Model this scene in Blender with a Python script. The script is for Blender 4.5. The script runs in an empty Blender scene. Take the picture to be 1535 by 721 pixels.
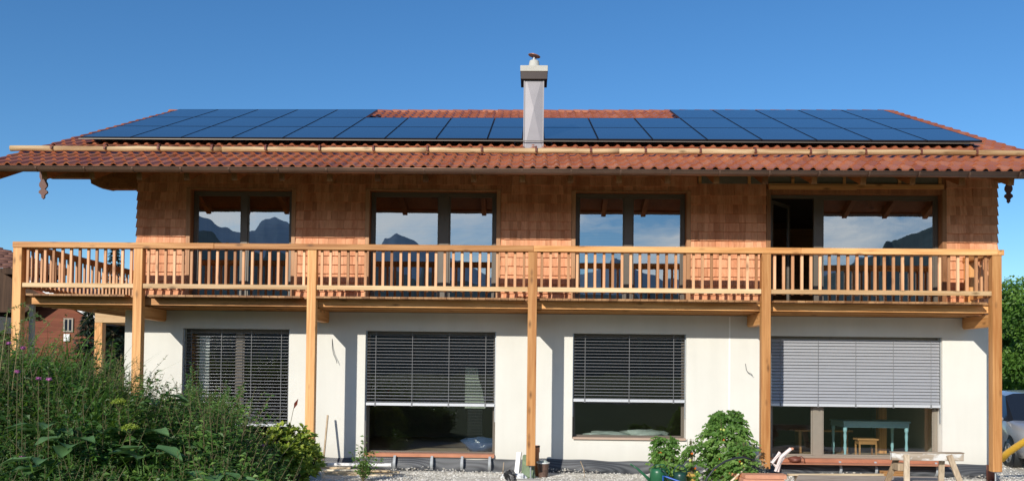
import bpy, bmesh, math, random
import numpy as np
from mathutils import Vector, Matrix
R = random.Random(7)
NR = np.random.default_rng(11)
PI = math.pi
C = bpy.context.scene.collection
scene = bpy.context.scene
G = -0.22                      # ground level at the house

# ------------------------------------------------------------------ materials
def new_mat(name):
    m = bpy.data.materials.new(name); m.use_nodes = True
    nt = m.node_tree; nt.nodes.clear()
    out = nt.nodes.new('ShaderNodeOutputMaterial')
    return m, nt, out
def N(nt, typ, **kw):
    n = nt.nodes.new(typ)
    for k, v in kw.items():
        if k in n.inputs.keys() if isinstance(k, str) else False:
            n.inputs[k].default_value = v
        else:
            setattr(n, k, v)
    return n
def ramp(nt, fac, stops):
    r = nt.nodes.new('ShaderNodeValToRGB')
    e = r.color_ramp.elements
    while len(e) < len(stops): e.new(0.5)
    for el, (p, c) in zip(e, stops):
        el.position = p; el.color = (c[0], c[1], c[2], 1)
    nt.links.new(fac, r.inputs[0]); return r.outputs[0]
def mixc(nt, fac, a, b, mode='MIX'):
    m = nt.nodes.new('ShaderNodeMix'); m.data_type = 'RGBA'; m.blend_type = mode
    for s, v in ((0, fac), (6, a), (7, b)):
        if isinstance(v, (int, float)): m.inputs[s].default_value = v
        elif isinstance(v, tuple): m.inputs[s].default_value = (v[0], v[1], v[2], 1)
        else: nt.links.new(v, m.inputs[s])
    return m.outputs[2]
def mth(nt, op, a, b=0.0, c=0.0, clamp=False):
    m = nt.nodes.new('ShaderNodeMath'); m.operation = op; m.use_clamp = clamp
    for i, v in enumerate((a, b, c)):
        if isinstance(v, (int, float)): m.inputs[i].default_value = v
        else: nt.links.new(v, m.inputs[i])
    return m.outputs[0]
def coords(nt, scale=(1, 1, 1), rnd=True, loc=(0, 0, 0)):
    tc = nt.nodes.new('ShaderNodeTexCoord'); v = tc.outputs['Object']
    if rnd:
        oi = nt.nodes.new('ShaderNodeObjectInfo')
        va = nt.nodes.new('ShaderNodeVectorMath'); va.operation = 'SCALE'
        cb = nt.nodes.new('ShaderNodeCombineXYZ')
        for i in range(3): nt.links.new(oi.outputs['Random'], cb.inputs[i])
        nt.links.new(cb.outputs[0], va.inputs[0]); va.inputs['Scale'].default_value = 37.0
        ad = nt.nodes.new('ShaderNodeVectorMath'); ad.operation = 'ADD'
        nt.links.new(v, ad.inputs[0]); nt.links.new(va.outputs[0], ad.inputs[1]); v = ad.outputs[0]
    mp = nt.nodes.new('ShaderNodeMapping'); mp.inputs['Scale'].default_value = scale
    mp.inputs['Location'].default_value = loc
    nt.links.new(v, mp.inputs[0]); return mp.outputs[0]
def noise(nt, vec, scale, detail=4, rough=0.55, dist=0.0):
    n = nt.nodes.new('ShaderNodeTexNoise')
    n.inputs['Scale'].default_value = scale; n.inputs['Detail'].default_value = detail
    n.inputs['Roughness'].default_value = rough; n.inputs['Distortion'].default_value = dist
    nt.links.new(vec, n.inputs['Vector']); return n.outputs[0]
def bump(nt, h, strength, dist=0.01):
    b = nt.nodes.new('ShaderNodeBump'); b.inputs['Strength'].default_value = strength
    b.inputs['Distance'].default_value = dist
    nt.links.new(h, b.inputs['Height']); return b.outputs[0]
def pbsdf(nt, out, col, rough=0.6, metal=0.0, spec=0.5, normal=None, coat=0.0, coatr=0.05):
    p = nt.nodes.new('ShaderNodeBsdfPrincipled')
    for key, v in (('Base Color', col), ('Roughness', rough), ('Metallic', metal), ('Specular IOR Level', spec),
                   ('Coat Weight', coat), ('Coat Roughness', coatr)):
        if isinstance(v, tuple): p.inputs[key].default_value = (v[0], v[1], v[2], 1)
        elif isinstance(v, (int, float)): p.inputs[key].default_value = v
        else: nt.links.new(v, p.inputs[key])
    if normal is not None: nt.links.new(normal, p.inputs['Normal'])
    nt.links.new(p.outputs[0], out.inputs[0]); return p
def plain(name, col, rough=0.6, metal=0.0, var=0.12, scale=9, bmp=0.0, spec=0.5, coat=0.0):
    m, nt, out = new_mat(name)
    v = coords(nt)
    n = noise(nt, v, scale, 5)
    c = mixc(nt, n, tuple(x * (1 - var) for x in col), tuple(min(1, x * (1 + var)) for x in col))
    nm = bump(nt, noise(nt, v, scale * 6, 3), bmp) if bmp else None
    pbsdf(nt, out, c, rough, metal, spec, nm, coat); return m
def wood(name, axis, light, dark, knots=0.5, rough=0.55, tone=0.36, useattr=False):
    m, nt, out = new_mat(name)
    sc = [26, 26, 26]; sc[axis] = 0.9
    v = coords(nt, tuple(sc))
    g = noise(nt, v, 1.0, 5, 0.6, 0.4)
    sc2 = [5, 5, 5]; sc2[axis] = 0.5
    g2 = noise(nt, coords(nt, tuple(sc2)), 1.0, 3)
    f = mth(nt, 'ADD', mth(nt, 'MULTIPLY', g, 0.55), mth(nt, 'MULTIPLY', g2, 0.45))
    col = ramp(nt, f, [(0.40, dark), (0.58, light)])
    # knots
    sk = [8, 8, 8]; sk[axis] = 3.0
    vo = nt.nodes.new('ShaderNodeTexVoronoi'); vo.inputs['Scale'].default_value = 1.0
    nt.links.new(coords(nt, tuple(sk)), vo.inputs['Vector'])
    k = mth(nt, 'SUBTRACT', 1.0, mth(nt, 'MULTIPLY', vo.outputs['Distance'], 3.4, clamp=True), clamp=True)
    sepc = nt.nodes.new('ShaderNodeSeparateColor'); nt.links.new(vo.outputs['Color'], sepc.inputs[0])
    k = mth(nt, 'MULTIPLY', k, mth(nt, 'GREATER_THAN', sepc.outputs[0], 0.45))
    col = mixc(nt, mth(nt, 'MULTIPLY', k, min(1.0, knots * 1.9)), col, tuple(x * 0.32 for x in dark))
    if useattr:
        at = nt.nodes.new('ShaderNodeAttribute'); at.attribute_name = 'var'; rv = at.outputs['Fac']
    else:
        rv = nt.nodes.new('ShaderNodeObjectInfo').outputs['Random']
    mul = ramp(nt, rv, [(0.0, (1 - tone, 1 - tone * 1.15, 1 - tone * 1.3)), (0.5, (1, 1, 1)), (1.0, (1 + tone * .35, 1 + tone * .5, 1 + tone * .75))])
    col = mixc(nt, 1.0, col, mul, 'MULTIPLY')
    pbsdf(nt, out, col, rough, 0, 0.35, bump(nt, g, 0.25, 0.004)); return m
LL, LD = (0.82, 0.435, 0.165), (0.56, 0.24, 0.068)
M = {}
M['wx'] = wood('larch_x', 0, LL, LD); M['wy'] = wood('larch_y', 1, LL, LD); M['wz'] = wood('larch_z', 2, LL, LD)
M['balw'] = wood('baluster_larch', 2, (0.80, 0.45, 0.235), (0.60, 0.285, 0.13), tone=0.5)
M['palex'] = wood('pale_larch', 0, (0.80, 0.57, 0.32), (0.62, 0.37, 0.16), 0.6)
M['deck'] = wood('deck_board', 1, (0.42, 0.22, 0.09), (0.26, 0.12, 0.045), 0.3, tone=0.4, useattr=True)
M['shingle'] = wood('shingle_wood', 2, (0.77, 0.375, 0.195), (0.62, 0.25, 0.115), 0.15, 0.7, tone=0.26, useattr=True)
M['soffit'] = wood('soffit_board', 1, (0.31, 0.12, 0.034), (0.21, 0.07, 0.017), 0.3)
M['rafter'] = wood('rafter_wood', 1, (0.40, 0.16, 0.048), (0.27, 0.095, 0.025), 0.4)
M['log'] = wood('peeled_log', 0, (0.68, 0.50, 0.28), (0.36, 0.21, 0.09), 0.85, 0.6, useattr=True, tone=.35)
M['wallwood'] = wood('backing_board', 2, (0.40, 0.17, 0.07), (0.27, 0.115, 0.05), 0.2)
M['trim'] = wood('window_trim', 2, (0.50, 0.27, 0.13), (0.36, 0.17, 0.075), 0.2)
M['oldwood'] = wood('weathered_wood', 0, (0.52, 0.43, 0.33), (0.30, 0.22, 0.15), 0.4, 0.8)
M['oldwoodz'] = wood('weathered_wood_upright', 2, (0.54, 0.42, 0.28), (0.30, 0.21, 0.13), 0.4, 0.8)
M['plank'] = wood('plank', 0, (0.78, 0.66, 0.46), (0.58, 0.42, 0.24), 0.3, 0.75, useattr=True)
M['barnwood'] = wood('barn_board', 2, (0.10, 0.055, 0.03), (0.045, 0.023, 0.012), 0.2, 0.8)
M['redboard'] = wood('red_boarding', 0, (0.26, 0.085, 0.045), (0.15, 0.045, 0.025), 0.1, 0.8)
M['furn'] = wood('pine_furniture', 0, (0.52, 0.27, 0.10), (0.36, 0.17, 0.055), 0.3, 0.45)
M['silverwood'] = plain('carved_dark_board', (0.13, 0.05, 0.035), 0.6)

# rendered wall
m, nt, out = new_mat('render_plaster')
v = coords(nt, rnd=False)
n1 = noise(nt, v, 0.55, 5, 0.6); n2 = noise(nt, v, 140, 3)
mp_ = coords(nt, (3.0, 3.0, 0.35), rnd=False); n3 = noise(nt, mp_, 1.0, 4)
c = ramp(nt, mth(nt, 'ADD', mth(nt, 'MULTIPLY', n1, .6), mth(nt, 'MULTIPLY', n3, .4)), [(0.3, (0.64, 0.625, 0.56)), (0.7, (0.76, 0.745, 0.675))])
sx = nt.nodes.new('ShaderNodeSeparateXYZ'); tc = nt.nodes.new('ShaderNodeTexCoord'); nt.links.new(tc.outputs['Object'], sx.inputs[0])
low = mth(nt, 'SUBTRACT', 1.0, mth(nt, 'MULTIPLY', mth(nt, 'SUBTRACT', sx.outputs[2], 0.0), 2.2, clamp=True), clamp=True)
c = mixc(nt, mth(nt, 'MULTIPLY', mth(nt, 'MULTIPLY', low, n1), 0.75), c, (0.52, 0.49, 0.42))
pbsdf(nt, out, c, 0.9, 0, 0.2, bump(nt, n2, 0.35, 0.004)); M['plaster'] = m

# clay roof tiles (var attribute gives each tile its tone)
m, nt, out = new_mat('clay_tile')
at = nt.nodes.new('ShaderNodeAttribute'); at.attribute_name = 'var'
v = coords(nt, rnd=False)
c = ramp(nt, at.outputs['Fac'], [(0.0, (0.29, 0.082, 0.038)), (0.5, (0.40, 0.130, 0.060)), (1.0, (0.50, 0.185, 0.09))])
n1 = noise(nt, v, 3.0, 6, 0.65)
c = mixc(nt, mth(nt, 'MULTIPLY', n1, 0.35), c, (0.25, 0.085, 0.045))
pbsdf(nt, out, c, 0.36, 0, 0.5, bump(nt, noise(nt, v, 60, 3), 0.12, 0.004)); M['tile'] = m
M['tileold'] = plain('old_roof_tile', (0.20, 0.085, 0.05), 0.7, scale=6, var=0.3)
M['tilegrey'] = plain('grey_roof_tile', (0.14, 0.11, 0.095), 0.7, scale=6, var=0.3)

# solar glass
m, nt, out = new_mat('solar_glass')
v = coords(nt, rnd=False)
oi = nt.nodes.new('ShaderNodeObjectInfo')
c = ramp(nt, oi.outputs['Random'], [(0, (0.011, 0.020, 0.034)), (1, (0.018, 0.031, 0.050))])
n1 = noise(nt, v, 1.3, 5)
p = pbsdf(nt, out, c, 0.10, 0, 0.85, None, .5, .08)
nt.links.new(mth(nt, 'ADD', 0.06, mth(nt, 'MULTIPLY', n1, 0.12)), p.inputs['Roughness'])
M['solar'] = m
M['blackmetal'] = plain('black_frame', (0.012, 0.012, 0.014), 0.4)
M['alu'] = plain('grey_aluminium', (0.50, 0.51, 0.52), 0.42, 0.75, 0.06)
M['slat'] = plain('blind_slat', (0.39, 0.40, 0.42), 0.45, 0.25, 0.05)
M['slatedge'] = plain('blind_rail', (0.66, 0.68, 0.70), 0.4, 0.3, 0.05)
M['frame'] = plain('bronze_window_frame', (0.135, 0.115, 0.09), 0.45, 0.1, 0.08)
M['framegrey'] = plain('taupe_window_frame', (0.27, 0.235, 0.185), 0.45, 0.1, 0.08)
M['gutter'] = plain('tarnished_copper', (0.21, 0.125, 0.09), 0.42, 0.65, 0.35, 2.5)
M['copper'] = plain('copper_sheet', (0.60, 0.26, 0.15), 0.4, 0.55, 0.25, 5)
M['bracket'] = plain('brown_bracket', (0.17, 0.055, 0.035), 0.5, 0.2)
M['gutterdark'] = plain('dark_sheet_metal', (0.05, 0.035, 0.03), 0.5, 0.3)
M['tape'] = plain('grey_tape', (0.36, 0.38, 0.39), 0.5, 0.0, .15)
M['cord'] = plain('blind_cord_grey', (0.20, 0.205, 0.21), 0.6)
M['palesill'] = plain('pale_brown_sill', (0.50, 0.36, 0.27), 0.5, 0.1, .1)
M['steel'] = plain('stainless_sheet', (0.28, 0.262, 0.27), 0.48, 0.35, 0.1, 5)
M['galv'] = plain('galvanised_steel', (0.45, 0.47, 0.48), 0.45, 0.7)
M['concrete'] = plain('concrete', (0.52, 0.50, 0.44), 0.85, 0, 0.15, 6, 0.3)
M['white'] = plain('white_paint', (0.80, 0.80, 0.78), 0.5, 0, 0.05)
M['insul'] = plain('grey_insulation', (0.19, 0.175, 0.13), 0.95, 0, 0.25, 14)
M['interior'] = plain('interior_wall', (0.20, 0.17, 0.13), 0.9, 0, 0.15, 1.5)
M['interiordark'] = plain('interior_dark', (0.07, 0.055, 0.04), 0.9, 0, 0.2, 1.5)
M['floor'] = wood('interior_floor', 0, (0.50, 0.38, 0.24), (0.38, 0.27, 0.16), 0.1)
M['bluepaint'] = plain('light_blue_paint', (0.35, 0.62, 0.68), 0.5, 0, 0.08)
M['terracotta'] = plain('terracotta', (0.62, 0.27, 0.12), 0.75, 0, 0.15, 8, 0.1)
M['ochre'] = plain('ochre_glaze', (0.46, 0.30, 0.07), 0.4, 0, 0.2, 8)
M['greenplastic'] = plain('green_plastic', (0.02, 0.115, 0.05), 0.35, 0, 0.1)
M['darkgreenplastic'] = plain('dark_green_plastic', (0.012, 0.05, 0.035), 0.35, 0, 0.1)
M['pvc'] = plain('orange_brown_pvc', (0.50, 0.20, 0.09), 0.4, 0, 0.06)
M['yellow'] = plain('yellow_pipe', (0.62, 0.36, 0.03), 0.45, 0, 0.1)
M['blue'] = plain('blue_paint', (0.02, 0.10, 0.42), 0.4)
M['lightblue'] = plain('pale_blue_plastic', (0.25, 0.55, 0.70), 0.45)
M['rubber'] = plain('black_rubber', (0.018, 0.022, 0.026), 0.5)
M['soil'] = plain('soil', (0.06, 0.04, 0.025), 0.95)
M['pink'] = plain('crumpled_foil', (0.75, 0.64, 0.60), 0.4, 0, 0.15, 12, 0.5)
M['bagwhite'] = plain('white_sack', (0.74, 0.75, 0.74), 0.5, 0, 0.15, 14, 0.4)
M['baggreen'] = plain('printed_sack', (0.16, 0.22, 0.12), 0.5, 0, 0.6, 16, 0.4)
M['bagblack'] = plain('black_sack', (0.02, 0.02, 0.02), 0.35, 0, 0.2, 12, 0.5)
M['rubbish'] = plain('rubbish', (0.12, 0.07, 0.05), 0.6, 0, 0.9, 22, 0.5)
M['brick'] = plain('hollow_brick', (0.58, 0.27, 0.16), 0.8, 0, 0.2, 14, 0.3)
M['carpaint'] = plain('silver_car_paint', (0.44, 0.44, 0.45), 0.35, 0.35, 0.02, coat=1.0)
M['carglass'] = plain('car_glass', (0.015, 0.02, 0.03), 0.05, 0, 0.05)
M['red'] = plain('red_fabric', (0.35, 0.02, 0.02), 0.7)
M['stem'] = plain('stem', (0.16, 0.13, 0.06), 0.7)
M['bark'] = plain('bark', (0.10, 0.075, 0.05), 0.9, 0, 0.35, 10, 0.6)
M['plaster_fix'] = plain('fresh_render', (0.88, 0.88, 0.84), 0.8, 0, 0.03)
M['sheet'] = plain('plastic_sheet', (0.42, 0.48, 0.44), 0.25, 0, 0.3, 9, 0.5)
M['wall_light'] = plain('pale_house_wall', (0.60, 0.58, 0.52), 0.9, 0, 0.08)

# dimpled membrane
m, nt, out = new_mat('dimpled_membrane')
v = coords(nt, (42, 42, 42), rnd=False)
rt = nt.nodes.new('ShaderNodeMapping'); rt.inputs['Rotation'].default_value = (0, PI / 4, 0); nt.links.new(v, rt.inputs[0])
vo = nt.nodes.new('ShaderNodeTexVoronoi'); vo.inputs['Randomness'].default_value = 0.0; vo.inputs['Scale'].default_value = 1.0
nt.links.new(rt.outputs[0], vo.inputs['Vector'])
dots = ramp(nt, vo.outputs['Distance'], [(0.2, (0.16, 0.17, 0.18)), (0.5, (0.03, 0.032, 0.036))])
pbsdf(nt, out, dots, 0.4, 0, 0.5, bump(nt, vo.outputs['Distance'], 0.6, 0.01)); M['membrane'] = m

# window glass
def glass(name, refl, tint):
    m, nt, out = new_mat(name)
    gl = nt.nodes.new('ShaderNodeBsdfGlossy'); gl.inputs['Roughness'].default_value = 0.0
    gl.inputs['Color'].default_value = (0.93, 0.97, 1.0, 1)
    v = coords(nt, rnd=True)
    wav = bump(nt, noise(nt, v, 1.1, 2), 0.035, 0.05); nt.links.new(wav, gl.inputs['Normal'])
    tr = nt.nodes.new('ShaderNodeBsdfTransparent'); tr.inputs['Color'].default_value = (*tint, 1)
    fr = nt.nodes.new('ShaderNodeFresnel'); fr.inputs['IOR'].default_value = 1.5
    f = mth(nt, 'ADD', refl, mth(nt, 'MULTIPLY', fr.outputs[0], 0.8), clamp=True)
    mx = nt.nodes.new('ShaderNodeMixShader')
    nt.links.new(f, mx.inputs[0]); nt.links.new(tr.outputs[0], mx.inputs[1]); nt.links.new(gl.outputs[0], mx.inputs[2])
    nt.links.new(mx.outputs[0], out.inputs[0]); return m
M['glass'] = glass('coated_glazing', 0.33, (0.62, 0.66, 0.64))
M['glasslow'] = glass('clear_glazing', 0.07, (0.80, 0.84, 0.82))

# leaves
def leafmat(name, c0, c1, c2, transl=0.38, rough=0.45):
    m, nt, out = new_mat(name)
    at = nt.nodes.new('ShaderNodeAttribute'); at.attribute_name = 'var'
    c = ramp(nt, at.outputs['Fac'], [(0.0, c0), (0.55, c1), (1.0, c2)])
    p = nt.nodes.new('ShaderNodeBsdfPrincipled'); nt.links.new(c, p.inputs['Base Color'])
    p.inputs['Roughness'].default_value = rough; p.inputs['Specular IOR Level'].default_value = 0.35
    t = nt.nodes.new('ShaderNodeBsdfTranslucent'); nt.links.new(mixc(nt, 0.5, c, (c2[0] * 1.3, c2[1] * 1.3, c2[2] * .6)), t.inputs['Color'])
    mx = nt.nodes.new('ShaderNodeMixShader'); mx.inputs[0].default_value = transl
    nt.links.new(p.outputs[0], mx.inputs[1]); nt.links.new(t.outputs[0], mx.inputs[2]); nt.links.new(mx.outputs[0], out.inputs[0])
    return m
M['weed'] = leafmat('weed_leaf', (0.022, 0.06, 0.014), (0.075, 0.175, 0.03), (0.21, 0.34, 0.07))
M['burdock'] = leafmat('broad_leaf', (0.06, 0.13, 0.045), (0.11, 0.22, 0.075), (0.17, 0.30, 0.11), 0.25, 0.55)
M['mug'] = leafmat('mugwort_leaf', (0.06, 0.14, 0.04), (0.13, 0.25, 0.07), (0.22, 0.37, 0.12))
M['rhodo'] = leafmat('rhododendron_leaf', (0.06, 0.11, 0.012), (0.18, 0.27, 0.03), (0.38, 0.44, 0.07), 0.25, 0.35)
M['tomato'] = leafmat('tomato_leaf', (0.045, 0.11, 0.022), (0.11, 0.23, 0.045), (0.22, 0.36, 0.085))
M['treeleaf'] = leafmat('tree_leaf', (0.035, 0.085, 0.012), (0.10, 0.21, 0.03), (0.22, 0.36, 0.06))
M['spruce'] = leafmat('spruce_needles', (0.008, 0.016, 0.012), (0.018, 0.035, 0.024), (0.04, 0.065, 0.045), 0.1)
M['redleaf'] = leafmat('dark_red_leaf', (0.08, 0.015, 0.012), (0.16, 0.035, 0.02), (0.30, 0.07, 0.03), 0.3)
M['drygrass'] = leafmat('dry_grass', (0.22, 0.16, 0.07), (0.34, 0.26, 0.13), (0.45, 0.36, 0.2), 0.3)
M['silverleaf'] = leafmat('silver_leaf', (0.30, 0.32, 0.26), (0.42, 0.44, 0.36), (0.55, 0.56, 0.48), 0.2)
M['flower'] = plain('pink_flower', (0.42, 0.13, 0.32), 0.7)
M['tomatofruit'] = plain('ripening_tomato', (0.75, 0.16, 0.02), 0.3)
M['tomatogreen'] = plain('green_tomato', (0.5, 0.55, 0.12), 0.3)

# ground
m, nt, out = new_mat('ground_gravel_and_grass')
v = coords(nt, rnd=False)
vo = nt.nodes.new('ShaderNodeTexVoronoi'); vo.inputs['Scale'].default_value = 38; nt.links.new(v, vo.inputs['Vector'])
sepc = nt.nodes.new('ShaderNodeSeparateColor'); nt.links.new(vo.outputs['Color'], sepc.inputs[0])
gr = ramp(nt, sepc.outputs[0], [(0.0, (0.42, 0.39, 0.33)), (0.6, (0.60, 0.57, 0.50)), (1.0, (0.76, 0.74, 0.68))])
gr = mixc(nt, mth(nt, 'MULTIPLY', noise(nt, v, 1.4, 5), 0.45), gr, (0.40, 0.36, 0.28))
gn = noise(nt, v, 0.6, 8, 0.7)
grass = ramp(nt, gn, [(0.3, (0.035, 0.07, 0.015)), (0.7, (0.09, 0.14, 0.035))])
sx = nt.nodes.new('ShaderNodeSeparateXYZ'); nt.links.new(v, sx.inputs[0])
yy = mth(nt, 'ADD', sx.outputs[1], mth(nt, 'MULTIPLY', noise(nt, v, 0.5, 4), 2.0))
f1 = mth(nt, 'LESS_THAN', yy, -5.5)
f2 = mth(nt, 'GREATER_THAN', yy, 12.0)
f3 = mth(nt, 'MULTIPLY', mth(nt, 'LESS_THAN', mth(nt, 'ADD', sx.outputs[0], mth(nt, 'MULTIPLY', noise(nt, v, 0.8, 4), 1.0)), -3.4), mth(nt, 'LESS_THAN', yy, -0.2))
f4 = mth(nt, 'LESS_THAN', sx.outputs[0], -9.5)
f = mth(nt, 'MAXIMUM', mth(nt, 'MAXIMUM', f1, f2), mth(nt, 'MAXIMUM', f3, f4))
c = mixc(nt, f, gr, grass)
pbsdf(nt, out, c, 0.95, 0, 0.2, bump(nt, vo.outputs['Distance'], 0.5, 0.02)); M['ground'] = m
M['asphalt'] = plain('asphalt', (0.11, 0.11, 0.115), 0.9, 0, 0.15, 3)
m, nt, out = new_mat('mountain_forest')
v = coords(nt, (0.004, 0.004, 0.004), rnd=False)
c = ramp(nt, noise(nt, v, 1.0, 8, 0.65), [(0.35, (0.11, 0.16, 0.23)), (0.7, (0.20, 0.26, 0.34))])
p = pbsdf(nt, out, c, 1.0, 0, 0.0); p.inputs['Emission Color'].default_value = (.30, .46, .66, 1); p.inputs['Emission Strength'].default_value = .26; M['mountain'] = m  # distance haze painted in: bluish base colour plus a faint blue emission
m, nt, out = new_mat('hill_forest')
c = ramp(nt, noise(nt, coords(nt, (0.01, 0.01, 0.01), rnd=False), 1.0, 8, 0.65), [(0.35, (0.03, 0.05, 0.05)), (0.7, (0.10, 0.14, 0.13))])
p = pbsdf(nt, out, c, 1.0, 0, 0.0); p.inputs['Emission Color'].default_value = (.30, .46, .62, 1); p.inputs['Emission Strength'].default_value = .10; M['hill'] = m  # weaker blue emission stands in for haze over the nearer hills

# ------------------------------------------------------------------ mesh helpers
PHOTO = 1.0
class MB:
    def __init__(s): s.v = []; s.f = []; s.a = []; s.cnt = 0
    def add(s, V, F, var=None):
        V = np.asarray(V, dtype=float).reshape(-1, 3)
        s.v.append(V); b = s.cnt
        for f in F: s.f.append(tuple(i + b for i in f))
        if var is None: var = R.random()
        if np.isscalar(var): s.a.extend([var] * len(F))
        else: s.a.extend(list(var))
        s.cnt += len(V)
    def box(s, x0, x1, y0, y1, z0, z1, var=None):
        V = [(x0, y0, z0), (x1, y0, z0), (x1, y1, z0), (x0, y1, z0), (x0, y0, z1), (x1, y0, z1), (x1, y1, z1), (x0, y1, z1)]
        s.add(V, BOXF, var)
    def obox(s, p0, p1, w, h, up=(0, 0, 1), var=None, w1=None, h1=None):
        p0 = Vector(p0); p1 = Vector(p1); d = (p1 - p0).normalized(); up = Vector(up)
        if abs(d.dot(up)) > .98: up = Vector((0, 1, 0))
        sd = d.cross(up).normalized(); u = sd.cross(d)
        w1 = w if w1 is None else w1; h1 = h if h1 is None else h1
        V = []
        for p, ww, hh in ((p0, w, h), (p1, w1, h1)):
            for a, b in ((-1, -1), (1, -1), (1, 1), (-1, 1)): V.append(p + sd * a * ww / 2 + u * b * hh / 2)
        s.add([tuple(q) for q in V], [(0, 1, 2, 3)[::-1], (4, 5, 6, 7), (0, 1, 5, 4), (1, 2, 6, 5), (2, 3, 7, 6), (3, 0, 4, 7)], var)
    def tube(s, pts, rad, seg=8, var=None, cap=True):
        pts = [Vector(p) for p in pts]; n = len(pts)
        if not hasattr(rad, '__len__'): rad = [rad] * n
        V = []; F = []
        for i, p in enumerate(pts):
            d = (pts[min(i + 1, n - 1)] - pts[max(i - 1, 0)]).normalized()
            a = Vector((0, 0, 1)) if abs(d.z) < .9 else Vector((0, 1, 0))
            u = d.cross(a).normalized(); w = d.cross(u)
            for k in range(seg):
                t = 2 * PI * k / seg; V.append(tuple(p + (u * math.cos(t) + w * math.sin(t)) * rad[i]))
        for i in range(n - 1):
            for k in range(seg):
                k2 = (k + 1) % seg; F.append((i * seg + k, i * seg + k2, (i + 1) * seg + k2, (i + 1) * seg + k))
        if cap: F.append(tuple(range(seg - 1, -1, -1))); F.append(tuple(range((n - 1) * seg, n * seg)))
        s.add(V, F, var)
    def lathe(s, c, prof, seg=20, var=None, cap=True):
        V = []; F = []
        for r, z in prof:
            for k in range(seg):
                t = 2 * PI * k / seg; V.append((c[0] + r * math.cos(t), c[1] + r * math.sin(t), c[2] + z))
        n = len(prof)
        for i in range(n - 1):
            for k in range(seg):
                k2 = (k + 1) % seg; F.append((i * seg + k, i * seg + k2, (i + 1) * seg + k2, (i + 1) * seg + k))
        if cap: F.append(tuple(range(seg - 1, -1, -1))); F.append(tuple(range((n - 1) * seg, n * seg)))
        s.add(V, F, var)
    def blob(s, c, r, var=None, seed=0, rings=8, seg=12, amp=0.25):
        rr = random.Random(seed); V = []; F = []
        ph = [rr.uniform(0, 6) for _ in range(6)]
        for i in range(rings + 1):
            th = PI * i / rings
            for k in range(seg):
                t = 2 * PI * k / seg
                m_ = 1 + amp * (math.sin(3 * t + ph[0] + 2 * th) * .5 + math.sin(5 * t + ph[1] - 3 * th) * .3 + math.sin(4 * th + ph[2] + 2 * t) * .4) * math.sin(th)
                V.append((c[0] + r[0] * m_ * math.sin(th) * math.cos(t), c[1] + r[1] * m_ * math.sin(th) * math.sin(t), c[2] + r[2] * m_ * math.cos(th)))
        for i in range(rings):
            for k in range(seg):
                k2 = (k + 1) % seg; F.append((i * seg + k, (i + 1) * seg + k, (i + 1) * seg + k2, i * seg + k2))
        s.add(V, F, var)
    def prism(s, poly, a0, a1, plane='xz', var=None):
        def P(u, w, a): return (u, a, w) if plane == 'xz' else ((a, u, w) if plane == 'yz' else (u, w, a))
        n = len(poly); V = [P(u, w, a0) for u, w in poly] + [P(u, w, a1) for u, w in poly]
        F = [tuple(range(n)), tuple(range(2 * n - 1, n - 1, -1))] + [(i, i + n, (i + 1) % n + n, (i + 1) % n) for i in range(n)]
        s.add(V, F, var)
    # vectorised leaves: P base, D direction (unit), Nn normal (unit), L length, Wd width
    def leaves(s, P, D, Nn, L, Wd, var=None, droop=0.15):
        n = len(P); L = np.broadcast_to(L, (n,))[:, None]; Wd = np.broadcast_to(Wd, (n,))[:, None]
        Nn = Nn + np.array([-.28, -.55, .12]) * PHOTO; Nn = Nn / (np.linalg.norm(Nn, axis=1, keepdims=True) + 1e-9)   # leaves turn towards the light
        S = np.cross(D, Nn); S /= np.linalg.norm(S, axis=1, keepdims=True) + 1e-9
        mid = P + D * L * 0.45
        V = np.stack([P, mid - S * Wd / 2 + Nn * Wd * .18, mid - Nn * Wd * .05, mid + S * Wd / 2 + Nn * Wd * .18,
                      P + D * L - np.array([0, 0, 1.0]) * L * droop], axis=1).reshape(-1, 3)
        b = s.cnt; base = (np.arange(n) * 5 + b)[:, None]
        q = np.array([[0, 1, 2], [0, 2, 3], [1, 4, 2], [2, 4, 3]])
        F = (base[:, :, None] + q[None]).reshape(-1, 3)
        s.v.append(V); s.f.extend(map(tuple, F.tolist())); s.cnt += len(V)
        if var is None: var = NR.random(n)
        s.a.extend(np.repeat(var, 4).tolist())
    def blades(s, P, D, L, Wd, bend, var=None):   # grass blades, 3 segments
        n = len(P); L = np.broadcast_to(L, (n,))[:, None]; Wd = np.broadcast_to(Wd, (n,))[:, None]
        bend = np.broadcast_to(bend, (n,))[:, None]; H = D * [1, 1, 0]; H /= np.linalg.norm(H, axis=1, keepdims=True) + 1e-9
        S = np.stack([-H[:, 1], H[:, 0], np.zeros(n)], 1)
        rows = []
        for t, w in ((0, 1), (.35, .9), (.7, .6), (1, .05)):
            c = P + D * L * t + H * L * (t * t) * bend - np.array([0, 0, 1.0]) * L * (t ** 2.5) * bend * .9
            rows += [c - S * Wd * w / 2, c + S * Wd * w / 2]
        V = np.stack(rows, 1).reshape(-1, 3); base = (np.arange(n) * 8 + s.cnt)[:, None]
        q = np.array([[0, 1, 3, 2], [2, 3, 5, 4], [4, 5, 7, 6]])
        F = (base[:, :, None] + q[None]).reshape(-1, 4)
        s.v.append(V); s.f.extend(map(tuple, F.tolist())); s.cnt += len(V)
        if var is None: var = NR.random(n)
        s.a.extend(np.repeat(var, 3).tolist())
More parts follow.
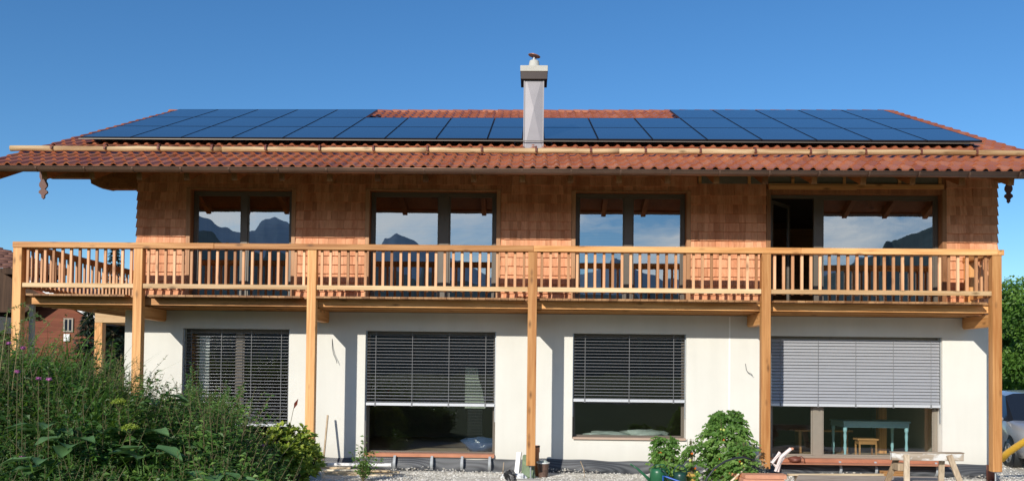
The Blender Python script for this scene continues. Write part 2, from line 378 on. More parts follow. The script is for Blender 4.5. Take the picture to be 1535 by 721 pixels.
    def build(s, name, mat, parent=None, smooth=False, bevel=0.0):
        me = bpy.data.meshes.new(name)
        me.from_pydata(np.concatenate(s.v).tolist(), [], s.f)
        at = me.attributes.new('var', 'FLOAT', 'FACE'); at.data.foreach_set('value', np.array(s.a, dtype=np.float32))
        me.materials.append(mat)
        bm = bmesh.new(); bm.from_mesh(me)
        if bevel:
            bmesh.ops.bevel(bm, geom=bm.edges[:], offset=bevel, segments=1, affect='EDGES')
        if len(s.f) < 60000: bmesh.ops.recalc_face_normals(bm, faces=bm.faces[:])
        bm.to_mesh(me); bm.free()
        if smooth: me.polygons.foreach_set('use_smooth', [True] * len(me.polygons))
        o = bpy.data.objects.new(name, me); C.objects.link(o)
        if parent is not None: o.parent = parent
        return o
BOXF = [(3, 2, 1, 0), (4, 5, 6, 7), (0, 1, 5, 4), (1, 2, 6, 5), (2, 3, 7, 6), (3, 0, 4, 7)]
def thing(name, label, cat, loc=(0, 0, 0), group=None, rz=0):
    o = bpy.data.objects.new(name, None); C.objects.link(o); o.location = loc; o.rotation_euler = (0, 0, rz)
    o.empty_display_size = 0.2
    return tag(o, label, cat, group)
def tag(o, label, cat, group=None, kind=None):
    o['label'] = label; o['category'] = cat
    if group: o['group'] = group
    if kind: o['kind'] = kind
    return o
def struct(o): o['kind'] = 'structure'; return o
def part(name, mat, parent, boxes=(), bevel=0.0, label=None):
    mb = MB()
    for b in boxes: mb.box(*b)
    o = mb.build(name, mat, parent, bevel=bevel)
    if label: o['label'] = label
    return o
def unit(a): return a / (np.linalg.norm(a, axis=-1, keepdims=True) + 1e-9)
def parent_at(p, o):
    # keep geometry where it is although the parent stands at its own base
    o.matrix_parent_inverse = Matrix.Identity(4)
    return o
def shift_children(t):
    # meshes were modelled in world coordinates: move their data so that the thing's origin is its base
    inv = t.matrix_basis.inverted()
    def rec(o):
        for ch in o.children:
            if ch.type == 'MESH': ch.data.transform(inv)
            rec(ch)
    rec(t)

# ------------------------------------------------------------------ roof geometry
EY, EZ, SL = -1.76, 5.335, 0.4125       # eave line and slope
RY = 6.68
XL, XR = -10.05, 9.72
CS = math.cos(math.atan(SL)); SN = math.sin(math.atan(SL))
def rz_(Y, off=0.0): return EZ + (Y - EY) * SL + off
house = thing('house', 'two storey house, white below and shingled above, with solar panels on its tiled roof', 'house')

LW = [(-6.92, -4.79, 0.09, 2.53), (-3.28, -0.70, 0.09, 2.52), (0.81, 3.03, 0.45, 2.51), (4.67, 7.99, 0.09, 2.50)]
UW = [(-6.80, -4.78, 3.10, 5.29), (-3.23, -0.72, 3.10, 5.29), (0.84, 3.01, 3.10, 5.29), (4.65, 7.97, 3.10, 5.29)]
def wall_open(x0, x1, z0, z1, ops, yf, yb):
    xs = sorted({x0, x1, *[o[0] for o in ops], *[o[1] for o in ops]}); zs = sorted({z0, z1, *[o[2] for o in ops], *[o[3] for o in ops]})
    mb = MB()
    for i in range(len(xs) - 1):
        for k in range(len(zs) - 1):
            cx, cz = (xs[i] + xs[i + 1]) / 2, (zs[k] + zs[k + 1]) / 2
            if any(o[0] < cx < o[1] and o[2] < cz < o[3] for o in ops): continue
            for y in (yf, yb):
                mb.add([(xs[i], y, zs[k]), (xs[i + 1], y, zs[k]), (xs[i + 1], y, zs[k + 1]), (xs[i], y, zs[k + 1])], [(0, 1, 2, 3)])
    for a, b, c, d in list(ops) + [(x0, x1, z0, z1)]:
        mb.add([(a, yf, c), (a, yb, c), (a, yb, d), (a, yf, d)], [(0, 1, 2, 3)])
        mb.add([(b, yf, c), (b, yb, c), (b, yb, d), (b, yf, d)], [(0, 1, 2, 3)])
        mb.add([(a, yf, d), (a, yb, d), (b, yb, d), (b, yf, d)], [(0, 1, 2, 3)])
        mb.add([(a, yf, c), (a, yb, c), (b, yb, c), (b, yf, c)], [(0, 1, 2, 3)])
    return mb
HB = 13.3
GX0, GX1 = -8.08, 9.0
UX0, UX1 = -7.86, 9.03
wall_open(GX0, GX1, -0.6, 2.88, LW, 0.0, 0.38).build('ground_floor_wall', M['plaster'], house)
part('side_wall', M['plaster'], house, [(GX0, GX0 + .38, .383, HB, -0.6, 2.88)])
part('side_wall', M['plaster'], house, [(GX1 - .38, GX1, .383, HB, -0.6, 2.88)])
part('back_wall', M['plaster'], house, [(GX0, GX1, HB + .003, HB + .38, -0.6, 5.8)])
wall_open(UX0, UX1, 2.885, 5.85, UW, 0.0, 0.36).build('upper_floor_wall', M['wallwood'], house)
for x0, x1 in ((UX0, UX0 + .36), (UX1 - .36, UX1)):
    mb = MB(); mb.prism([(.363, 2.885), (HB, 2.885), (HB, 5.6), (RY, 8.45), (.363, 5.85)], x0, x1, 'yz'); mb.build('gable_wall', M['wallwood'], house)
part('floor_slab', M['floor'], house, [(GX0 + .39, GX1 - .39, .10, HB - .01, -0.10, 0.055)])
part('floor_slab', M['interior'], house, [(GX0 + .39, GX1 - .39, .39, HB - .01, 2.62, 3.02)])
part('ceiling', M['interiordark'], house, [(UX0 + .37, UX1 - .37, .37, HB - .01, 5.45, 5.52)])
part('partition_wall', M['interior'], house, [(GX0 + .39, GX1 - .39, 5.2, 5.35, 0.06, 2.61)])
part('partition_wall', M['furn'], house, [(GX0 + .39, GX1 - .39, 5.2, 5.35, 3.03, 5.44)])
for x in (-4.05, 0.05, 3.9):
    part('partition_wall', M['interior'], house, [(x - .06, x + .06, .40, 5.19, 0.06, 2.61)])
    part('partition_wall', M['interiordark'], house, [(x - .06, x + .06, .40, 5.19, 3.03, 5.44)])

# shingles: real overlapping tapered boards
def shingles(mb, u0, u1, z0, z1, ops, place, pitch=.178, seed=1):
    rr = random.Random(seed); row = 0; z = z0
    while z < z1:
        ht = min(pitch * 1.35, z1 + .04 - z)
        segs = [(u0, u1, z)]
        for a, b, c, d in ops:
            ns = []
            for s0, s1, zz in segs:
                if z + pitch * .75 > c and z < d - 0.0 and s0 < b and s1 > a:
                    if s0 < a: ns.append((s0, a, zz))
                    if s1 > b: ns.append((b, s1, zz))
                    if z + ht > d + .04: ns.append((max(s0, a), min(s1, b), d + .02))
                else: ns.append((s0, s1, zz))
            segs = ns
        for s0, s1, zz in segs:
            x = s0
            while x < s1 - 0.01:
                w = rr.choice((.075, .09, .11, .13, .15, .18)) * rr.uniform(.9, 1.1)
                if s1 - (x + w) < .05: w = s1 - x
                a, b = x + .0015, x + w - .0015
                zb = zz + rr.uniform(-.004, .004); t = rr.uniform(.024, .033)
                yb = -(.022 + t); yt = -.012
                V = [place(a, yb, zb), place(b, yb + rr.uniform(-.002, .002), zb), place(b, yt, z + ht), place(a, yt, z + ht),
                     place(a, -.004, zb), place(b, -.004, zb)]
                mb.add(V, [(0, 1, 2, 3), (4, 5, 1, 0), (0, 3, 4), (1, 5, 2)], min(1, max(0, rr.gauss(.5, .26) - (.22 if zz > 5.15 else .10 if zz > 4.8 else 0))))  # rows near the eave toned darker: eave shade put into the shingle colour
                x += w
        z += pitch * rr.uniform(.985, 1.015); row += 1
mb = MB()
frz = (3.22, 7.96, 5.50, 5.9)
ops = [(a - .085, b + .085, c, d + .0) for a, b, c, d in UW[:3]] + [(UW[3][0] - .085, UW[3][1] + .085, 3.1, 5.9), (3.22, 4.6, 5.47, 5.9)]
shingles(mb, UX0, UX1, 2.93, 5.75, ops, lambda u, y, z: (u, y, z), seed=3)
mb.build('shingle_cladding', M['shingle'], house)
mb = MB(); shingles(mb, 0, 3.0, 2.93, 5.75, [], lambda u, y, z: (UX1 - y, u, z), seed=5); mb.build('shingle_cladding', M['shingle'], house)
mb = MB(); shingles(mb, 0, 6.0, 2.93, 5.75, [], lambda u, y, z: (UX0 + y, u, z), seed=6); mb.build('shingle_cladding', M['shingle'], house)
# unfinished strip above the right-hand window
part('insulation_strip', M['insul'], house, [(3.23, 7.95, -.028, -.004, 5.472, 5.80)])
mb = MB()
for x in (3.24, 4.2, 5.05, 6.05, 7.12, 7.9): mb.box(x, x + .055, -.052, -.0285, 5.472, 5.80)
mb.box(4.60, 7.99, -.075, -.003, 5.385, 5.470); mb.box(4.60, 6.3, -.095, -.077, 5.35, 5.43); mb.box(3.24, 7.95, -.062, -.0525, 5.62, 5.66)
mb.build('lintel_framing', M['wx'], house)

# ------------------------------------------------------------------ windows
def window(x0, x1, z0, z1, mull, fm, gm, yg, fw=.065, label=None, outer=.0, flip=0, open_leaf=False):
    mb = MB(); d = .07
    mb.box(x0 + .003, x1 - .003, yg, yg + d, z1 - fw, z1 - .003); mb.box(x0 + .003, x1 - .003, yg, yg + d, z0 + .003, z0 + fw)
    mb.box(x0 + .003, x0 + fw, yg, yg + d, z0 + fw, z1 - fw); mb.box(x1 - fw, x1 - .003, yg, yg + d, z0 + fw, z1 - fw)
    for a, b in mull: mb.box(a, b, yg - .004, yg + d, z0 + fw, z1 - fw)
    w = mb.build('window', fm, house, bevel=.003)
    if label: w['label'] = label
    edges = [x0 + fw] + [e for ab in mull for e in ab] + [x1 - fw]
    for i in range(0, len(edges), 2):
        a, b = edges[i], edges[i + 1]
        if b - a < .05: continue
        if open_leaf and i == 0:
            lf = MB(); zl0, zl1 = z0 + .02, z1 - fw - .02
            for q0, q1 in ((.0, .06), (.74, .80)): lf.box(q0, q1, 0, .05, zl0, zl1)
            lf.box(.06, .74, 0, .05, zl0, zl0 + .07); lf.box(.06, .74, 0, .05, zl1 - .06, zl1)
            lo = lf.build('door_leaf', fm, w)
            lg = MB(); lg.add([(.06, .025, zl0 + .07), (.74, .025, zl0 + .07), (.74, .025, zl1 - .06), (.06, .025, zl1 - .06)], [(0, 1, 2, 3)]); lgo = lg.build('door_leaf_pane', gm, w)
            T = Matrix.Translation((a + .03, yg + .10, 0)) @ Matrix.Rotation(math.radians(48), 4, 'Z')
            lo.data.transform(T); lgo.data.transform(T); continue
        # slim sash bead and the pane
        mb = MB(); t = .028
        mb.box(a + .002, a + t, yg + .012, yg + .05, z0 + fw + .002, z1 - fw - .002); mb.box(b - t, b - .002, yg + .012, yg + .05, z0 + fw + .002, z1 - fw - .002)
        mb.box(a + t, b - t, yg + .012, yg + .05, z0 + fw + .002, z0 + fw + t); mb.box(a + t, b - t, yg + .012, yg + .05, z1 - fw - t, z1 - fw - .002)
        mb.build('sash', M['frame'] if fm is M['frame'] else M['framegrey'], w)
        mb = MB(); mb.add([(a + t, yg + .03, z0 + fw + t), (b - t, yg + .03, z0 + fw + t), (b - t, yg + .03, z1 - fw - t), (a + t, yg + .03, z1 - fw - t)], [(0, 1, 2, 3)])
        mb.build('pane', gm, w)
    return w
def blind(w, x0, x1, ztop, zbot, tilt, yb, ncord, pitch=.0625, mat=None):
    mb = MB(); z = ztop - .09
    ca, sa = math.cos(tilt), math.sin(tilt); hw = .037
    while z > zbot + .05:
        t2 = tilt + R.uniform(-.03, .03); ca, sa = math.cos(t2), math.sin(t2)
        V = []
        for u, bow in ((-1, 0), (-.35, .006), (.35, .006), (1, 0)):
            V.append((0, yb + u * hw * ca - bow * sa, z + u * hw * sa + bow * ca))
        VV = [(x0 + .03, p[1], p[2]) for p in V] + [(x1 - .03, p[1], p[2]) for p in V]
        mb.add(VV, [(i, i + 1, i + 5, i + 4) for i in range(3)], R.random())
        z -= pitch
    o = mb.build('blind', mat or M['slat'], w, smooth=True)
    mb = MB()
    mb.box(x0 + .02, x1 - .02, yb - .045, yb + .045, zbot, zbot + .055)
    mb.build('blind_rail', M['slatedge'], w, bevel=.004)
    mb = MB()
    n = ncord
    for i in range(n):
        x = x0 + (x1 - x0) * (i + .28) / (n - .44)
        mb = MB(); mb.box(x - .004, x + .004, yb - .043, yb - .040, zbot + .05, ztop - .02)
        mb.box(x - .016, x + .016, yb - .050, yb - .0455, zbot - .012, zbot + .062)
        mb.build('blind_cord', M['cord'], w)
    for xa, xb in ((x0 + .003, x0 + .022), (x1 - .022, x1 - .003)):
        mb = MB(); mb.box(xa, xb, yb - .02, yb + .02, zbot - .3 if zbot > .6 else zbot, ztop - .004); mb.build('guide_rail', M['galv'], w)
    return o
for i, (a, b, c, d) in enumerate(UW):
    mull = [[(-5.83, -5.71)], [(-1.87, -1.67)], [(1.81, 1.97)], [(5.54, 5.71)]][i]
    w = window(a, b, c, d, mull, M['frame'], M['glass'], .13, label=['upper window reflecting two mountains', 'upper window with a narrow right-hand pane', 'upper window with two equal panes', 'widest upper window below a rough timber lintel, its left leaf open'][i], open_leaf=(i == 3))
    # wooden reveal boards
    for x0, x1 in ((a - .083, a - .002), (b + .002, b + .083)):
        mb = MB(); mb.box(x0, x1, -.05, .125, c, d + (.03 if i < 3 else .09)); mb.build('window_trim', M['trim'], w, bevel=.003)
    if i < 3:
        mb = MB(); mb.box(a - .08, b + .08, -.06, .125, d + .002, d + .028); mb.build('window_head', M['trim'], w)
blinds = [(0.61, math.radians(5)), (1.05, math.radians(5)), (1.17, math.radians(5)), (1.13, math.radians(58))]
for i, (a, b, c, d) in enumerate(LW):
    mull = [[(-5.90, -5.78)], [], [], [(5.55, 5.74)]][i]
    w = window(a, b, c, d, mull, [M['frame'], M['frame'], M['frame'], M['framegrey']][i], M['glasslow'], .20,
               fw=[.05, .03, .035, .07][i], label=['ground floor window almost wholly covered by its blind', 'ground floor window without mullion above a copper sill', 'smallest ground floor window, set higher than the rest', 'widest ground floor window with a closed silver blind'][i])
    bt, tl = blinds[i]
    blind(w, a, b, d, bt, tl, .075, [4, 4, 3, 5][i], mat=M['slat'])
    mb = MB(); zs = c
    mb.box(a + .01, b - .01, -.05, .19, zs + .004, zs + .03)
    mb.box(a + .01, b - .01, -.058, -.051, zs - (.008 if i == 2 else .035), zs + .030)
    mb.build('sill', M['palesill'] if i == 2 else M['copper'], w)
# pale jamb (curtain) behind the leftmost blind
part('curtain', M['white'], house, [(-6.68, -6.48, .275, .30, .16, 2.38)])

# ------------------------------------------------------------------ tiled roof
def tile_roof(x0, x1, ybot, ytop, tw=.2165, course=.43):
    mb = MB(); prof = [(0, 0), (.08, .006), (.30, .004), (.46, .012), (.58, .040), (.72, .052), (.86, .038), (.96, .010)]
    ncol = int((x1 - x0) / tw) + 1; tw = (x1 - x0) / ncol
    slen = (ytop - ybot) / CS; nrow = int(slen / course) + 1; course = slen / nrow
    rr = random.Random(4)
    for r in range(nrow):
        s0 = r * course; s1 = s0 + course * 1.06
        for c in range(ncol):
            xa = x0 + c * tw; dx = rr.uniform(-.002, .002); dz = rr.uniform(-.002, .003)
            V = []; K = len(prof) + 1
            for (s, lift) in ((s0, .034), (s1, .006)):
                for u, h in prof + [(1.03, .004)]:
                    hh = h + lift + dz; Y = ybot + s * CS - hh * SN; Z = rz_(ybot) + s * SN + hh * CS
                    V.append((xa + u * tw + dx, Y, Z + (xa / 10) * .045 * (s / 9.)))
            # front lip
            for u, h in prof + [(1.03, .004)]:
                hh = h + .034 + dz - .026; V.append((xa + u * tw + dx, ybot + s0 * CS - hh * SN + .004, rz_(ybot) + s0 * SN + hh * CS + (xa / 10) * .045 * (s0 / 9.)))
            F = [(k, k + 1, K + k + 1, K + k) for k in range(K - 1)] + [(2 * K + k, 2 * K + k + 1, k + 1, k) for k in range(K - 1)]
            mb.add(V, F, min(1, max(0, rr.gauss(.5, .22))))
    return mb
o = tile_roof(XL, XR, EY, RY - .02).build('roof', M['tile'], house, smooth=False)
roof = o
mb = MB(); mb.prism([(RY - .1, rz_(RY) - .10), (RY + .12, rz_(RY) - .03), (2 * RY - EY, EZ - .1), (2 * RY - EY, EZ + .0)], XL, XR, 'yz')
mb.build('rear_roof_slope', M['tileold'], roof)
mb = MB()
n = 48
for i in range(n):
    xa = XL + (XR - XL) * i / n; xb = XL + (XR - XL) * (i + 1.04) / n
    zc = rz_(RY) - .015 + xa / 10 * .045
    V = []; K = 9
    for x, r in ((xa, .125), (xb, .108)):
        for k in range(K):
            t = PI * k / (K - 1) ; V.append((x, RY + .02 - r * math.cos(t), zc + r * .8 * math.sin(t)))
    mb.add(V, [(k, k + 1, K + k + 1, K + k) for k in range(K - 1)] + [tuple(range(K))], R.random())
mb.build('ridge_tile', M['tile'], roof)
# deck boards below the tiles, rafters, verge boards
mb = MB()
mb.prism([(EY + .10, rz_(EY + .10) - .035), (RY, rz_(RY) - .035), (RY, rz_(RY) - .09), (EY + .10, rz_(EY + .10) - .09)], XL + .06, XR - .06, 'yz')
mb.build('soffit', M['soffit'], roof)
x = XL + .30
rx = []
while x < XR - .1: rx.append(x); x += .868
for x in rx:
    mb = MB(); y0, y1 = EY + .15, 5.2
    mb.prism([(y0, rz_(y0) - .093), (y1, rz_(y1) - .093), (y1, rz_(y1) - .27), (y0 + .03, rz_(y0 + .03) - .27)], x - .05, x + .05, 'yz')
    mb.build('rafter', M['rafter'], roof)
for x0, x1, nm in ((XL + .0, XL + .045, 'l'), (XR - .045, XR, 'r')):
    mb = MB(); mb.prism([(EY + .03, rz_(EY + .03) - .015), (RY, rz_(RY) - .015), (RY, rz_(RY) - .30), (EY + .10, rz_(EY + .1) - .26)], x0, x1, 'yz')
    mb.build('verge_board', M['rafter'], roof)
# fascia behind the gutter
mb = MB(); mb.box(XL + .05, XR - .05, EY + .085, EY + .11, EZ - .075, EZ + .03); mb.build('fascia', M['soffit'], roof)
# purlins with carved pendant boards
for sx_, xw, xe, zb in ((-1, UX0, -9.82, 5.56), (1, UX1, 9.30, 5.60)):
    mb = MB()
    mb.box(min(xw, xe), max(xw, xe), .20, .38, zb, zb + .30); mb.build('purlin', M['rafter'], roof)
mb = MB(); mb.prism([(UX0 - .001, 5.34), (-8.50, 5.335), (-8.56, 5.325), (-8.78, 5.37), (-8.93, 5.44), (-8.95, 5.558), (UX0 - .001, 5.558)][::-1], .20, .38, 'xz')
mb.build('purlin_bracket', M['rafter'], roof)
def pendant(x, y, zt, zb, w):
    h = zt - zb
    pr = [(1, 0), (1, .40), (.8, .45), (.62, .50), (1.0, .57), (1.05, .64), (.75, .69), (.45, .73), (1.05, .78), (1.15, .83), (.6, .87), (.35, .91), (.45, .95), (0, 1.0)]
    poly = [(x + a * w / 2, zt - t * h) for a, t in pr] + [(x - a * w / 2, zt - t * h) for a, t in pr[::-1][1:]]
    mb = MB(); mb.prism(poly, y - .02, y + .02, 'xz'); mb.build('pendant_board', M['silverwood'], roof)
pendant(-9.88, .17, 5.85, 5.11, .16); pendant(9.36, .17, 5.9, 5.16, .14)
part('window', M['rafter'], roof, [(9.0, 9.62, -.1, -.02, 5.60, 5.66)]).name = 'eave_board'
# gutter
mb = MB(); K = 10; r = .078
def gutter_mesh(r, yc, zc, x0, x1):
    V = []
    for x in (x0, x1):
        for k in range(K):
            t = PI + PI * k / (K - 1); V.append((x, yc + r * math.cos(t), zc + r * math.sin(t)))
    return V
yc, zc = EY - .055, EZ - .028
xs = [XL - .02 + (XR - XL + .04) * i / 6 for i in range(7)]
mb.add(gutter_mesh(r, yc, zc, xs[0], xs[-1]), [(k, k + 1, K + k + 1, K + k) for k in range(K - 1)] + [tuple(range(K)), tuple(range(K, 2 * K))], .5)
mb.tube([(xs[0], yc - r - .004, zc + .004), (xs[-1], yc - r - .004, zc + .004)], .010, 6)
gut = mb.build('gutter', M['gutter'], house, smooth=True)
for i, x in enumerate(rx):
    mb = MB(); pts = [(x, yc + (r + .004) * math.cos(PI + PI * k / 8), zc + (r + .004) * math.sin(PI + PI * k / 8)) for k in range(9)]
    for p0, p1 in zip(pts, pts[1:]): mb.obox(p0, p1, .03, .006, up=(0, -(p0[1] - yc) or 1e-3, -(p0[2] - zc)))
    mb.build('gutter_bracket', M['gutter'], gut)
# snow guard log
LY = -.62; lz = rz_(LY) + .145
mb = MB(); rr = random.Random(9)
joints = [-10.10, -5.98, -2.05, 1.62, 5.55, 9.75]
for a, b in zip(joints, joints[1:]):
    npt = 16; pts = [(a + (b - a) * i / (npt - 1) + (.004 if i == 0 else 0), LY + rr.uniform(-.004, .004), lz + a / 10 * .01 + rr.uniform(-.005, .005)) for i in range(npt)]
    r0 = rr.uniform(.053, .060)
    mb.tube(pts, [r0 * rr.uniform(.95, 1.07) for _ in pts], 12)
log = mb.build('snow_guard_log', M['log'], house, smooth=True)
x = -9.27
while x < 9.7:
    mb = MB(); pts = [(x, LY + .09 * math.cos(t), lz + .085 * math.sin(t)) for t in [PI * (-.35 + 1.45 * k / 9) for k in range(10)]]
    for p0, p1 in zip(pts, pts[1:]): mb.obox(p0, p1, .035, .010, up=(0, p0[1] - LY, p0[2] - lz))
    mb.obox((x, LY - .085, lz - .03), (x, LY + .28, rz_(LY + .28) + .07), .035, .010)
    mb.build('log_hook', M['bracket'], log); x += 1.035
# solar panels
CB = [-9.30 + 1.045 * i for i in range(9)] + [.20] + [.20 + 1.10 * i for i in range(1, 9)]
CB[9] = .20
PY0, PD, off = .52, 1.685, .20
cols9 = 8
for r in range(3):
    for c in range(17):
        if r == 2 and 5 <= c < 12: continue
        xa, xb = CB[c] + .008, CB[c + 1] - .008
        if c == 8 and r == 0: xb = -.235
        y0 = PY0 + r * PD + .006; y1 = PY0 + (r + 1) * PD - .010
        tl = lambda x, s: x / 10 * .045 * s / 9
        def P(x, y, o): return (x, y - o * SN, rz_(y) + o * CS + tl(x, (y - EY)))
        mb = MB(); q = .012
        mb.add([P(xa + q, y0 + q, off), P(xb - q, y0 + q, off), P(xb - q, y1 - q, off), P(xa + q, y1 - q, off)], [(0, 1, 2, 3)])
        pn = mb.build('solar_panel', M['solar'], house)
        mb = MB()
        A = [P(xa, y0, off + .002), P(xb, y0, off + .002), P(xb, y1, off + .002), P(xa, y1, off + .002)]
        I = [P(xa + q, y0 + q, off + .002), P(xb - q, y0 + q, off + .002), P(xb - q, y1 - q, off + .002), P(xa + q, y1 - q, off + .002)]
        Bt = [P(xa, y0, off - .04), P(xb, y0, off - .04), P(xb, y1, off - .04), P(xa, y1, off - .04)]
        mb.add(A + I + Bt, [(i, (i + 1) % 4, 4 + (i + 1) % 4, 4 + i) for i in range(4)] + [(8 + i, 8 + (i + 1) % 4, (i + 1) % 4, i) for i in range(4)] + [(11, 10, 9, 8)])
        mb.build('panel_frame', M['blackmetal'], pn)
mb = MB()
for yy_ in (PY0 + .35, PY0 + 1.3, PY0 + 2.1, PY0 + 3.0):
    mb.obox((-9.25, yy_ + .02, rz_(yy_) + .115), (8.95, yy_ + .02, rz_(yy_) + .115), .04, .045)
mb.obox((-9.34, PY0 - .060, rz_(PY0) + .142), (9.02, PY0 - .060, rz_(PY0) + .142), .010, .016)
mb.build('mounting_rail', M['frame'], house)
# chimney
cx0, cx1, cy0, cy1 = -.205, .185, .515, .93
mb = MB(); zb, zt = rz_(cy0) - .1, 7.86
zs = [zb, zb + (zt - zb) * .38, zt]; mx = (cx0 + cx1) / 2 + .0
zm = zb + .92
F = []; V = [(cx0, cy0, zb), (cx1, cy0, zb), (cx1, cy0, zt), (cx0, cy0, zt), (mx, cy0 - .012, zm), (cx0, cy1, zb), (cx1, cy1, zb), (cx1, cy1, zt), (cx0, cy1, zt)]
mb.add(V, [(0, 1, 4), (1, 2, 4), (2, 3, 4), (3, 0, 4), (5, 0, 3, 8), (1, 6, 7, 2), (6, 5, 8, 7)])
for xx in (cx0, cx1): mb.box(xx - .012, xx + .012, cy0 - .014, cy0 + .012, zb, zt - .01)
ch = mb.build('chimney', M['steel'], house)
ch['label'] = 'tall square chimney clad in creased stainless sheet'
part('chimney_cap', M['concrete'], ch, [(cx0 - .085, cx1 + .085, cy0 - .085, cy1 + .085, 7.835, 7.955)], .006)
part('chimney_collar', M['copper'], ch, [(cx0 - .075, cx1 + .075, cy0 - .070, cy1 + .070, 7.68, 7.833)], .004).data.materials[0] = M['gutterdark']
mb = MB(); mb.lathe(((cx0 + cx1) / 2, (cy0 + cy1) / 2, 7.955), [(.135, 0), (.125, .03), (.10, .16), (.095, .185), (.085, .19)], 20); mb.build('chimney_pot', M['concrete'], ch, smooth=True)
mb = MB(); c0 = ((cx0 + cx1) / 2, (cy0 + cy1) / 2, 8.14)
mb.lathe(c0, [(.055, 0), (.04, .05), (.018, .055), (.018, .11)], 12)
mb.build('chimney_spigot', M['galv'], ch)
mb = MB(); mb.lathe((0, 0, 0), [(.0, .012), (.125, .0), (.13, .008), (.0, .040)], 18)
co_ = mb.build('chimney_cowl', M['copper'], ch, True); co_.data.transform(Matrix.Translation((c0[0], c0[1], c0[2] + .105)) @ Matrix.Rotation(.22, 4, 'Y'))

# white cable strip + bare cable ends on the wall
part('filled_wall_chase', M['plaster_fix'], house, [(3.855, 3.885, -.004, -.0005, .95, 2.86)])
for k, (x, z) in enumerate(((-4.02 + .08, 1.93), (4.18, 1.78))):
    mb = MB()
    pts = [(x, -.002, z + .42 if k == 0 else z + .17), (x + .01, -.03, z + .25 if k == 0 else z + .05), (x + .04, -.05, z + .12 if k == 0 else z), (x + .10, -.06, z - .0 if k == 0 else z - .03), (x + .12, -.08, z - .06)]
    mb.tube(pts, .006, 5); o = mb.build('cable_end', M['rubber'], house)

part('threshold_board', M['copper'], house, [(4.75, 8.02, -.36, -.062, .035, .060)], .004)
# dimpled membrane along the base of the wall
mb = MB(); nx = 240; rr = random.Random(2); K = 6
V = []
for i in range(nx + 1):
    x = GX0 - .0 + (GX1 - GX0 - .02) * i / nx
    bul = .03 + .022 * math.sin(x * 1.7) + .015 * math.sin(x * 5.1 + 1)
    top = .035 + .016 * math.sin(x * 2.3 + .5) + .008 * math.sin(x * 7)
    for k in range(K):
        t = k / (K - 1); V.append((x, -.012 - bul * 1.9 * math.sin(PI * min(1, t * 1.0)) * (.4 + .6 * (1 - t)) - .04 * (1 - t), G - .05 + t * (top - G + .05)))
mb.add(V, [(i * K + k, (i + 1) * K + k, (i + 1) * K + k + 1, i * K + k + 1) for i in range(nx) for k in range(K - 1)])
mem = mb.build('drainage_membrane', M['membrane'], smooth=True)
tag(mem, 'black dimpled drainage membrane along the foot of the white wall', 'membrane')
for x in (-2.66, -1.93, -1.34, -.80, 5.98, 6.66, 7.82):
    mb = MB(); V = []
    for k in range(8):
        t = k / 7; y = -.055 - .10 * math.sin(PI * t) * (1 - .4 * t); z = G + .03 + t * (.055 - G)
        V += [(x - .028 + .01 * t, y - .03, z), (x + .028, y - .03, z)]
    mb.add(V, [(2 * k, 2 * k + 1, 2 * k + 3, 2 * k + 2) for k in range(7)]); mb.build('tape_strip', M['tape'], mem, smooth=True)

# ------------------------------------------------------------------ balcony
balc = thing('balcony', 'long larch balcony on square posts across the front of the house, with slatted railing', 'balcony')
PXs = [-9.59, -7.32, -4.075, .005, 4.275, 8.44]
PYc = -1.10; pw = .083; DT = 3.09
for i, x in enumerate(PXs):
    zb = -.62 + .65
    mb = MB(); mb.box(x - pw, x + pw, PYc - .08, PYc + .08, zb if i > 1 else .1, 3.948)
    p = mb.build('post', M['wz'], balc, bevel=.006)
    mb = MB(); mb.tube([(x, PYc, G - .05), (x, PYc, zb if i > 1 else .1)], .014, 8); mb.box(x - .06, x + .06, PYc - .06, PYc + .06, (zb if i > 1 else .1) - .008, (zb if i > 1 else .1) - .001)
    mb.build('post_foot', M['galv'], p)
    if i in (0, 1): pass
    # beam back to the wall
    xb0 = x - .07; xb1 = x + .07
    if i > 0:
        mb = MB(); mb.prism([(PYc + .083, 2.66), (-.06, 2.66), (-.003, 2.69), (-.003, 2.885), (PYc + .083, 2.885)], xb0, xb1, 'yz'); mb.build('support_beam', M['wy'], balc, bevel=.004)
# handrail, butt jointed over the posts
hj = [-9.675, -4.075, .0, 4.2, 8.525]
hj = [-9.68, -5.9, .02, 4.9, 8.45]
for k, (a, b) in enumerate(zip(hj, hj[1:])):
    mb = MB(); mb.box(a + .001, b - .001, PYc - .095, PYc + .085, 3.950, 4.058); mb.build('handrail', M['wx'], balc, bevel=.007)
mb = MB(); mb.box(8.36, 8.53, PYc + .087, -.01, 3.950, 4.056); mb.build('handrail', M['wy'], balc, bevel=.006)
part('handrail', M['galv'], balc, [(8.452, 8.56, PYc - .095, PYc + .085, 3.952, 4.050)], .004).data.materials[0] = M['wy']
mb = MB(); mb.box(-9.66, -9.52, PYc + .087, 6.0, 3.950, 4.056); mb.build('handrail', M['wy'], balc, bevel=.006)
for a, b in zip(PXs, PXs[1:]):
    mb = MB(); mb.box(a + pw + .003, b - pw - .003, PYc - .055, PYc - .012, 3.215, 3.300); mb.build('bottom_rail', M['palex'], balc, bevel=.004)
mb = MB(); mb.box(-9.61, -9.57, PYc + .085, 6.0, 3.215, 3.30); mb.build('bottom_rail', M['wy'], balc, bevel=.004)
mb = MB(); mb.box(8.42, 8.46, PYc + .085, -.05, 3.215, 3.30); mb.build('bottom_rail', M['wy'], balc, bevel=.004)
nb = 0
